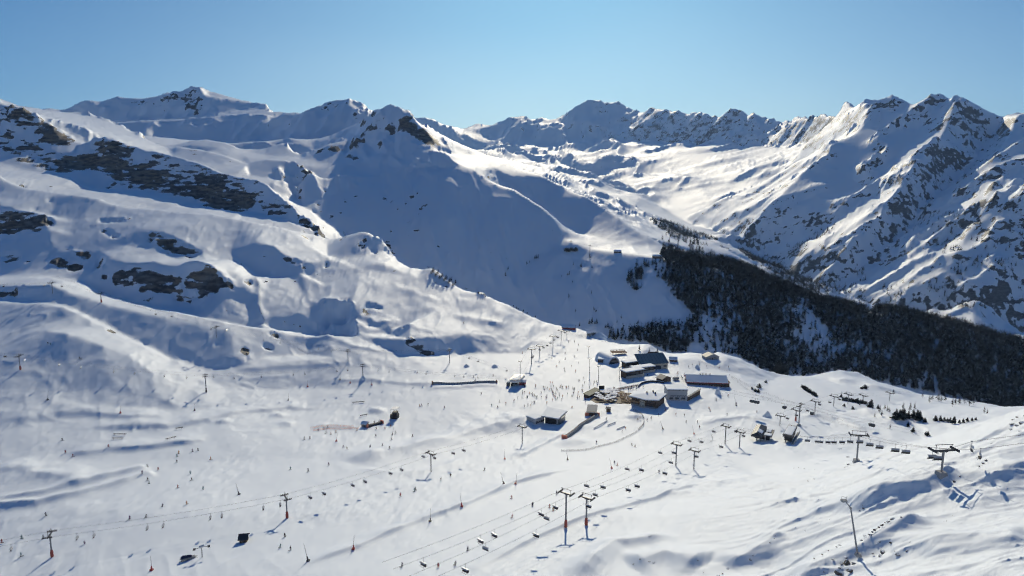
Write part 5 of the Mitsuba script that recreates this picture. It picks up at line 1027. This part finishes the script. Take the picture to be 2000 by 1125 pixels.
grove('round_conifer', 'dark pine in the row before the white right shoulder', [(1827, 822, 12), (1836, 822, 12), (1844, 823, 10), (1850, 824, 9), (1856, 824, 10), (1864, 827, 15), (1874, 826, 8), (1881, 825, 9), (1889, 823, 9), (1898, 822, 8), (1906, 821, 7), (1812, 851, 10), (1808, 850, 9)], 'pines in front of the white shoulder')
grove('larch', 'bare brownish larch on the right slope', [(1718, 806, 13), (1722, 813, 12), (1728, 800, 10), (1733, 804, 11), (1737, 806, 9), (1708, 815, 8), (1764, 800, 13), (1777, 802, 14), (1786, 800, 12), (1643, 775, 9), (1679, 793, 8), (1704, 800, 8), (1738, 838, 0.1 + 8)], 'bare larches on the right slope')
grove('larch', 'bare brownish larch on the crest before the forest', [(1815, 786, 14), (1821, 782, 11), (1832, 784, 16), (1838, 785, 13), (1846, 784, 14), (1860, 793, 14), (1866, 790, 13), (1873, 789, 15), (1884, 789, 14), (1893, 792, 20), (1901, 790, 14), (1802, 776, 9), (1922, 806, 11), (1928, 809, 9)], 'larches on the crest before the forest')
grove('shrub', 'low dark pine shrub in the diagonal row below the fences', [(1566 + 3.1 * i, 757 + 1.9 * i, 6 + i % 3) for i in range(10)], 'pine shrubs in the diagonal row')
grove('shrub', 'low dark pine shrub in the line among the thin lift towers', [(1646 + 3.4 * i, 781 + .55 * i + (i % 2), 6 + i % 3) for i in range(14)], 'pine shrubs among the thin lift towers')
grove('shrub', 'lone dark bush on the run below the long lodge', [(1496, 748, 6), (1483, 757, 9), (1468, 760, 5), (1474, 764, 6), (1481, 766, 7), (1689, 759, 9), (1684, 760, 6)], 'bushes on the run below the lodge')

# the forest: trees over the spur, placed evenly over the ground, thinned where the survey shows snow
from shapely.geometry import Polygon
from shapely import contains_xy
DENSE = [Polygon(q) for q in ([(1292, 502), (1340, 506), (1420, 516), (1500, 545), (1600, 588), (1690, 606), (1740, 602), (1800, 618), (1900, 638), (2060, 690), (2060, 800), (1965, 797), (1900, 783), (1760, 756), (1700, 742), (1640, 724), (1580, 732), (1520, 733), (1475, 714), (1440, 693), (1300, 687), (1262, 668), (1200, 669), (1184, 652), (1260, 640), (1345, 632), (1352, 612), (1330, 590), (1300, 560), (1275, 525)],
                              [(1268, 430), (1330, 438), (1390, 452), (1402, 470), (1340, 462), (1290, 448)], [(1345, 472), (1420, 500), (1500, 532), (1490, 545), (1400, 515), (1350, 490)], [(1430, 478), (1470, 482), (1560, 535), (1640, 575), (1710, 604), (1640, 594), (1540, 555), (1470, 510)])]
SPARSE = [Polygon(q) for q in ([(1385, 392), (1470, 388), (1480, 420), (1400, 440), (1360, 425)], [(1590, 545), (1690, 520), (1700, 590), (1640, 580)], [(1720, 560), (1840, 540), (1960, 560), (1930, 600), (1800, 610), (1740, 600)], [(1490, 470), (1560, 450), (1650, 430), (1560, 500)], [(1800, 420), (2000, 400), (2000, 540), (1860, 540)], [(1240, 520), (1330, 570), (1300, 600), (1220, 560)], [(1295, 445), (1420, 488), (1500, 535), (1480, 550), (1400, 522), (1292, 503)])]
OPEN = [Polygon(q) for q in ([(1480, 585), (1580, 600), (1690, 690), (1600, 690), (1520, 640)], [(1600, 628), (1700, 650), (1760, 710), (1660, 690)], [(1590, 573), (1640, 578), (1715, 606), (1700, 612), (1640, 592)], [(1360, 600), (1440, 590), (1460, 640), (1390, 640)], [(1180, 640), (1300, 660), (1300, 690), (1200, 680)])]
_g = np.random.RandomState(5)
def scatter(n, r0, r1, u0, u1):
    th = _g.uniform(tan_u(u0), tan_u(u1), n); r = np.sqrt(_g.uniform(r0**2, r1**2, n))
    x, y = np.sin(th) * r, np.cos(th) * r
    p = np.stack([x, y, height(x, y)], 1)
    return p, *project(p)
spots = []
for n, r0, r1, u0, u1 in ((46000, 820, 1650, 1150, 2100), (22000, 1650, 3400, 1250, 2050)):
    p, u, v = scatter(n, r0, r1, u0, u1)
    x_, y_ = p[:, 0], p[:, 1]
    inside = np.zeros(n, bool); thin = np.zeros(n, bool); bare = np.zeros(n, bool)
    for q in DENSE: inside |= contains_xy(q, u, v)
    for q in SPARSE: thin |= contains_xy(q, u, v)
    for q in OPEN: bare |= contains_xy(q, u, v)
    patch = fbm2(x_ / 60, y_ / 60, 3, 200)
    clear = contains_xy(Polygon([(1585, 572), (1640, 576), (1720, 604), (1700, 614), (1640, 594)]), u, v)
    keep = np.where(clear, .02, np.where(inside, np.where(bare, .5 * (patch > .45) + .12, np.where(u < 1440, .6 * (patch > .42) + .14, .97 - .4 * (patch < .34))), np.where(thin, .4 * (patch > .48), 0)))
    spots.append(p[_g.rand(n) < keep])
spots = np.vstack(spots)
# the nearest trees of the forest edge stand as single trees, the rest as one mass
order = np.argsort(np.hypot(spots[:, 0], spots[:, 1]))
edge, mass = spots[order[:120]], spots[order[120:]]
for p in edge:
    kind = 'larch' if _g.rand() < .22 else 'conifer'; sh = TREES[kind, _g.randint(2)]; h = _g.uniform(10, 16)
    key = thing('conifer_tree' if kind == 'conifer' else 'larch_tree', f'{"dark conifer" if kind == "conifer" else "brownish bare larch"} at the near edge of the forest', 'tree', f'{"conifers" if kind == "conifer" else "larches"} at the near edge of the forest')
    fr = frame(p, _g.uniform(0, 6.3), h / 10)
    put(key, 'crown', sh[0], fr); put(key, 'trunk', sh[1], fr)
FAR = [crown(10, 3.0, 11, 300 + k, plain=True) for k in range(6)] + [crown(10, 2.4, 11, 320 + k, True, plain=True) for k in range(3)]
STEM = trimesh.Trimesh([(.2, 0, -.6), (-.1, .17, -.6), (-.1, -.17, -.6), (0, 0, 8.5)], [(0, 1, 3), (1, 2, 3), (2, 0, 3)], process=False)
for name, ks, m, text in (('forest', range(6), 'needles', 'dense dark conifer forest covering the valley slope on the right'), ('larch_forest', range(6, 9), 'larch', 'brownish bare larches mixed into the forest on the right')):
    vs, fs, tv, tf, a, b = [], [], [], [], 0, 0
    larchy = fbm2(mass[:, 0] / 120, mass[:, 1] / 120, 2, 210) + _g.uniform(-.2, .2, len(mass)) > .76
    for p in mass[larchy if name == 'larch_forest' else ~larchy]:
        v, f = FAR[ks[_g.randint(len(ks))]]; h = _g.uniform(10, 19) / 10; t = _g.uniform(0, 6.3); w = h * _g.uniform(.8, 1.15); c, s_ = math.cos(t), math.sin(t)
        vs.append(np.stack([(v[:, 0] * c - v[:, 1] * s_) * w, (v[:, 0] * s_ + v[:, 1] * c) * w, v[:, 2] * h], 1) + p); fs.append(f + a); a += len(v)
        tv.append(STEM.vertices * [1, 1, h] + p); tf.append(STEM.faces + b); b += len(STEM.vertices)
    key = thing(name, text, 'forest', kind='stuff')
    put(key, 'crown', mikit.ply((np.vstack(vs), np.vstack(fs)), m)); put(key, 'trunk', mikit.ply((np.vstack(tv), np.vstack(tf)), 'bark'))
    for k_ in ('crown', 'trunk'): labels[f'{key}__{k_}'] = {'kind': 'stuff'}
FOREST_COUNT = len(mass)

# ------------------------------------------------------------------ boulders
def boulder(seed, flat=.6):
    g = np.random.RandomState(seed); v = g.normal(0, 1, (16, 3)); v /= np.linalg.norm(v, axis=1, keepdims=True); v *= g.uniform(.75, 1.1, (16, 1)); v[:, 2] *= flat
    m = hullmesh(v); m = m.subdivide().subdivide()
    n = np.array(m.vertices); m.vertices = n * (1 + .22 * (meshkit.fbm(n * 2.2 + seed, 3, seed) - .5)[:, None] + .12 * (meshkit.noise(n * 5, seed) - .5)[:, None])
    return m
ROCKS = [mikit.ply(boulder(k, .55 + .1 * (k % 4)), 'stone') for k in range(8)]
def rocks(text, group, pts):
    for u, v, px in pts:
        p = at(u, v); r = metres(px, p) / 2
        key = thing('boulder', text, 'rock', group)
        whole(key, ROCKS[rng.randrange(8)], frame(p - [0, 0, r * .15], rng.uniform(0, 6.3), (r * rng.uniform(.9, 1.3), r * rng.uniform(.7, 1.1), r * rng.uniform(.7, 1.1))))
rocks('dark jagged boulder in the big cluster beside the leaning mast', 'boulders in the big cluster beside the mast', [(1640, 1118, 22), (1648, 1108, 20), (1654, 1098, 18), (1651, 1088, 12), (1660, 1114, 16), (1634, 1128, 20), (1668, 1100, 12), (1643, 1099, 9), (1627, 1092, 6)])
rocks('dark boulder on the hollow right of the leaning mast', 'boulders right of the mast', [(1724, 1077, 15), (1721, 1086, 11), (1754, 1082, 13), (1749, 1077, 8), (1772, 1076, 8), (1704, 1080, 7), (1778, 1060, 8), (1739, 1059, 6), (1718, 1058, 6), (1712, 1062, 5)])
rocks('small dark rock in the line running up the right slope', 'rocks in the line on the right slope', [(1683 + 4.2 * i + rng.uniform(-1, 1), 1052 - 2.7 * i + rng.uniform(-3, 3), 3 + 4 * rng.random()) for i in range(16)] + [(1752, 1000, 5), (1763, 994, 4), (1770, 988, 5), (1760, 1010, 5)])
rocks('small dark stone on the upper right snow slope', 'stones on the upper right slope', [(1863, 1008, 7), (1850, 1018, 5), (1845, 1019, 4), (1876, 931, 6), (1864, 940, 7), (1896, 944, 5), (1835, 961, 6), (1814, 972, 5), (1800, 975, 6), (1848, 967, 4), (1893, 920, 4), (1920, 904, 8), (1912, 910, 6), (1926, 899, 6), (1782, 962, 9), (1786, 956, 6), (1867, 958, 4)])
rocks('low dark rock showing through the snow at bottom right of centre', 'rocks at bottom right of centre', [(1272, 1047, 8), (1282, 1042, 4), (1290, 1049, 6), (1505, 1061, 8), (1512, 1052, 4), (1495, 1075, 7), (1485, 1079, 5), (1471, 1085, 7), (1466, 1093, 6), (1378, 1116, 9), (1374, 1119, 6), (1422, 1110, 8), (1403, 1124, 6), (1411, 1120, 4), (1277, 1098, 8), (1268, 1096, 5), (1251, 1092, 6), (1238, 1102, 7), (1242, 1112, 5), (1363, 1094, 5), (1355, 1040, 4), (1574, 1037, 6), (1579, 1034, 5), (1600, 1023, 5), (1514, 1046, 4)])
rocks('dark stone on the left part of the lower right slope', 'stones left of the mast', [(1600, 1021, 5), (1606, 1018, 4), (1621, 1016, 5), (1630, 1010, 4), (1603, 1111, 6), (1609, 1117, 4), (1640, 1064, 5), (1634, 1068, 4), (1618, 1075, 4), (1606, 1082, 4), (1590, 1090, 4), (1684, 986, 8), (1687, 992, 6), (1680, 996, 6), (1652, 1004, 5), (1672, 978, 4)])
rocks('tiny stone on the snowy rise below the lift stations', 'stones below the lift stations', [(1552, 914, 4), (1560, 913, 4), (1572, 915, 4), (1580, 917, 3), (1592, 917, 3), (1578, 939, 3), (1445, 947, 4), (1640, 877, 9), (1637, 884, 6), (1657, 893, 8), (1590, 935, 4)])
rocks('dark rock on the edge of the white shoulder at right', 'rocks on the white shoulder', [(1765, 858, 9), (1767, 866, 8), (1762, 872, 6), (1756, 868, 5), (1657, 907, 6), (1652, 913, 7), (1834, 845, 4), (1744, 870, 4)])
rocks('dark jagged rock of the outcrop at the far right edge', 'rocks of the outcrop at the right edge', [(1975, 838, 12), (1978, 828, 13), (1982, 820, 12), (1986, 830, 11), (1990, 815, 14), (1995, 842, 12), (1998, 826, 14), (1971, 846, 8), (1960, 850, 8), (1952, 856, 9), (1955, 862, 7), (1944, 858, 6), (1938, 866, 5), (1930, 862, 5), (2004, 812, 14), (1992, 851, 9)])
rocks('dark rock on the lit bench left of centre', 'rocks on the lit bench', [(520, 549, 8), (515, 551, 6), (576, 550, 5), (498, 586, 4), (460, 590, 3), (475, 592, 4), (556, 628, 4), (574, 633, 4), (586, 637, 5), (620, 536, 4), (645, 540, 3)])
# ------------------------------------------------------------------ people
def skier(seed, crouch):
    g = np.random.RandomState(seed); k = crouch
    hip, sh = .92 - .18 * k, 1.42 - .30 * k; f = .22 * k
    j = dict(pl=(-.1, -.02, hip, .13), pr=(.1, -.02, hip, .13), c=(0, f * .8, sh - .12, .17), n=(0, f, sh + .1, .075), h=(0, f + .02, sh + .25, .115), hb=(0, f - .03, sh + .29, .11),
             kl=(-.13, .16 * k + .04, hip * .54, .085), kr=(.13, .16 * k + .04, hip * .54, .085), al=(-.14, -.05, .12, .07), ar=(.14, -.05, .12, .07), tl=(-.15, .12, .06, .06), tr=(.15, .12, .06, .06),
             sl=(-.2, f, sh, .085), sr=(.2, f, sh, .085), el=(-.32, f + .06, sh - .26, .06), er=(.32, f + .06, sh - .26, .06), wl=(-.27, f + .3, sh - .36, .05), wr=(.27, f + .3, sh - .36, .05))
    return limb(j, [('pl', 'c'), ('pr', 'c'), ('pl', 'pr'), ('c', 'n'), ('n', 'h'), ('h', 'hb'), ('pl', 'kl'), ('kl', 'al'), ('al', 'tl'), ('pr', 'kr'), ('kr', 'ar'), ('ar', 'tr'), ('c', 'sl'), ('sl', 'el'), ('el', 'wl'), ('c', 'sr'), ('sr', 'er'), ('er', 'wr')])
BODY = [skier(1, .15), skier(2, .8), skier(3, .5)]
CLOTH = ['cloth_black', 'cloth_black', 'cloth_navy', 'cloth_navy', 'cloth_grey', 'cloth_red', 'cloth_teal', 'cloth_orange', 'cloth_purple']
PERSON = {(b, c): mikit.ply(BODY[b], c, smooth=60) for b in range(3) for c in set(CLOTH)}
SKIS = mikit.ply(cat_([hullmesh([(x - .06, -.8, 0), (x + .06, -.8, 0), (x - .06, .75, 0), (x + .06, .75, 0), (x, .95, .12), (x - .06, -.8, .03), (x + .06, -.8, .03)]) for x in (-.15, .15)]), 'black')
POLES = mikit.ply(cat_([tube((s_ * .27, .3, 1.0), (s_ * .42, -.25, .02), .025, n=4) for s_ in (-1, 1)]), 'dark_steel')
def person(u, v, where, ski=True):
    p = at(u, v); b, c = rng.randrange(3) if ski else 0, rng.choice(CLOTH)
    colour = c.split('_')[1]; act = 'skiing' if ski else 'standing'
    key = thing('person', f'person in {"dark" if colour in ("black", "navy", "grey") else colour} clothes {act} {where}', 'person', f'people in {"dark" if colour in ("black", "navy", "grey") else colour} clothes {act} {where}')
    fr = frame(p, rng.uniform(0, 6.3), 1.15)
    put(key, 'body', PERSON[b, c], fr)
    if ski: put(key, 'skis', SKIS, fr); put(key, 'poles', POLES, fr)
for u, v in [(85, 1052), (43, 1052), (4, 1060), (41, 1087), (90, 1007), (166, 1063), (253, 1014), (285, 1011), (317, 990), (365, 985), (288, 912), (278, 925), (309, 918), (288, 938), (292, 945), (346, 892), (345, 903), (372, 926), (374, 938), (397, 956), (347, 953), (412, 898), (376, 882), (387, 880), (142, 892)]:
    person(u, v, 'at the lower left')
for u, v in [(122, 860), (128, 884), (212, 873), (349, 886), (567, 917), (602, 921), (642, 909), (556, 1049), (547, 1070), (568, 1075), (785, 1108), (809, 960), (782, 969), (94, 672), (99, 674), (159, 702), (155, 701)]:
    person(u, v, 'on the left half of the pistes')
for u, v in [(861, 938), (880, 930), (946, 919), (1000, 974), (1000, 1012), (913, 1076), (856, 1109), (889, 1105), (1040, 987), (1074, 992), (1080, 998), (1087, 966), (1287, 923), (1206, 910), (1200, 905), (1040, 989), (811, 958)]:
    person(u, v, 'on the lower middle piste')
for u, v in [(594, 858), (605, 857), (637, 846), (646, 849), (670, 874), (678, 878), (723, 874), (747, 871), (761, 876), (734, 852), (765, 859), (773, 846), (806, 853), (633, 838), (640, 836), (622, 842), (656, 845), (735, 838), (752, 838), (763, 833), (718, 838), (724, 834), (731, 826), (741, 824), (697, 841)]:
    person(u, v, 'near the safety net')
for u, v in [(820, 794), (824, 793), (836, 791), (868, 797), (960, 793), (972, 796), (988, 789), (1004, 784), (975, 786), (940, 770), (963, 734), (925, 737), (928, 743), (1020, 690), (1104, 691), (1104, 702), (1122, 697), (1128, 684), (1102, 720), (1103, 725), (1124, 726), (1130, 710), (1116, 716), (1087, 716), (1093, 708), (1122, 668), (1130, 674), (1111, 668), (1078, 700), (1140, 740), (1132, 745)]:
    person(u, v, 'below the ridge hut')
_pg = np.random.RandomState(17)
for k in range(95):
    t = _pg.rand(); u = 1010 + 155 * t + _pg.normal(0, 9); v = 772 + _pg.normal(0, 13) - 4 * t
    if 1145 < u < 1175 and 762 < v < 782: v -= 22
    person(u, min(803, max(745, v)), 'in the crowd left of the terrace', ski=_pg.rand() < .5)
for k in range(26):
    person(1158 + 78 * _pg.rand(), 768 + 17 * _pg.rand(), 'between the tables of the terrace', ski=False)
for k in range(22):
    person(1198 + 52 * _pg.rand(), 757 + 7 * _pg.rand(), 'by the ski racks', ski=False)
for u, v in [(1322, 732), (1324, 729), (1331, 737), (1336, 733), (1333, 740), (1339, 738), (1340, 745), (1316, 712), (1345, 718), (1352, 712), (1265, 734), (1237, 745), (1380, 717), (1366, 712), (1405, 720), (1423, 718), (1410, 772), (1422, 774), (1399, 782), (1438, 790), (1385, 798), (1387, 803), (1320, 811), (1337, 813), (1286, 812), (1264, 822), (1272, 818), (1245, 820), (1250, 818), (1184, 820), (1215, 845), (1222, 838), (1165, 866), (1234, 871), (1240, 873), (1340, 826), (1366, 836), (1420, 812), (1362, 826), (1256, 757), (1300, 802), (1478, 806)]:
    person(u, v, 'on the snow around the buildings', ski=rng.random() < .6)
PEOPLE = _count['person']
# ------------------------------------------------------------------ the air
scene['air'] = {'type': 'homogeneous', 'albedo': {'type': 'rgb', 'value': [.80, .92, 1.0]}, 'sigma_t': {'type': 'rgb', 'value': [1.5e-5, 1.9e-5, 2.5e-5]}}
scene['haze'] = {'type': 'cube', 'bsdf': {'type': 'null'}, 'interior': {'type': 'ref', 'id': 'air'},
                 'to_world': T().translate([0, 0, (float(GZ.max()) + 40 + float(GZ.min()) - 2) / 2]).scale([14600, 14600, (float(GZ.max()) + 40 - float(GZ.min()) + 2) / 2])}
labels['haze'] = {'kind': 'stuff', 'label': 'thin blue haze over the valley and the far peaks', 'category': 'haze'}
scene['camera']['medium'] = {'type': 'ref', 'id': 'air'}
# ------------------------------------------------------------------ labels of short rows: each by its place in the row
_o = 'first second third fourth fifth sixth seventh eighth ninth tenth eleventh twelfth thirteenth fourteenth fifteenth sixteenth seventeenth eighteenth nineteenth twentieth'.split()
_o += ['twenty-' + k for k in _o[:9]]
_same = {}
_first = {}
for k in scene:
    if '__' in k and scene[k].get('type') == 'ply': _first.setdefault(k.split('__')[0], scene[k])
for k, d in labels.items():
    if 'group' in d and '__' not in k: _same.setdefault(d['label'], []).append(k)
for text, keys in _same.items():
    if 2 <= len(keys) <= 26 and not text.startswith('pair of skis'):
        def where_(k):
            sh = _first.get(k) or scene[k]
            m = np.array(T(sh['to_world']).matrix, float) if 'to_world' in sh else np.eye(4)
            c = meshkit.WRITTEN[sh['filename']][0].mean(0)
            return float(project((m @ np.array([*c, 1.0]))[:3])[0][0])
        for i, k in enumerate(sorted(keys, key=where_)):
            labels[k]['label'] = f'{text}, {_o[i]} from the left'
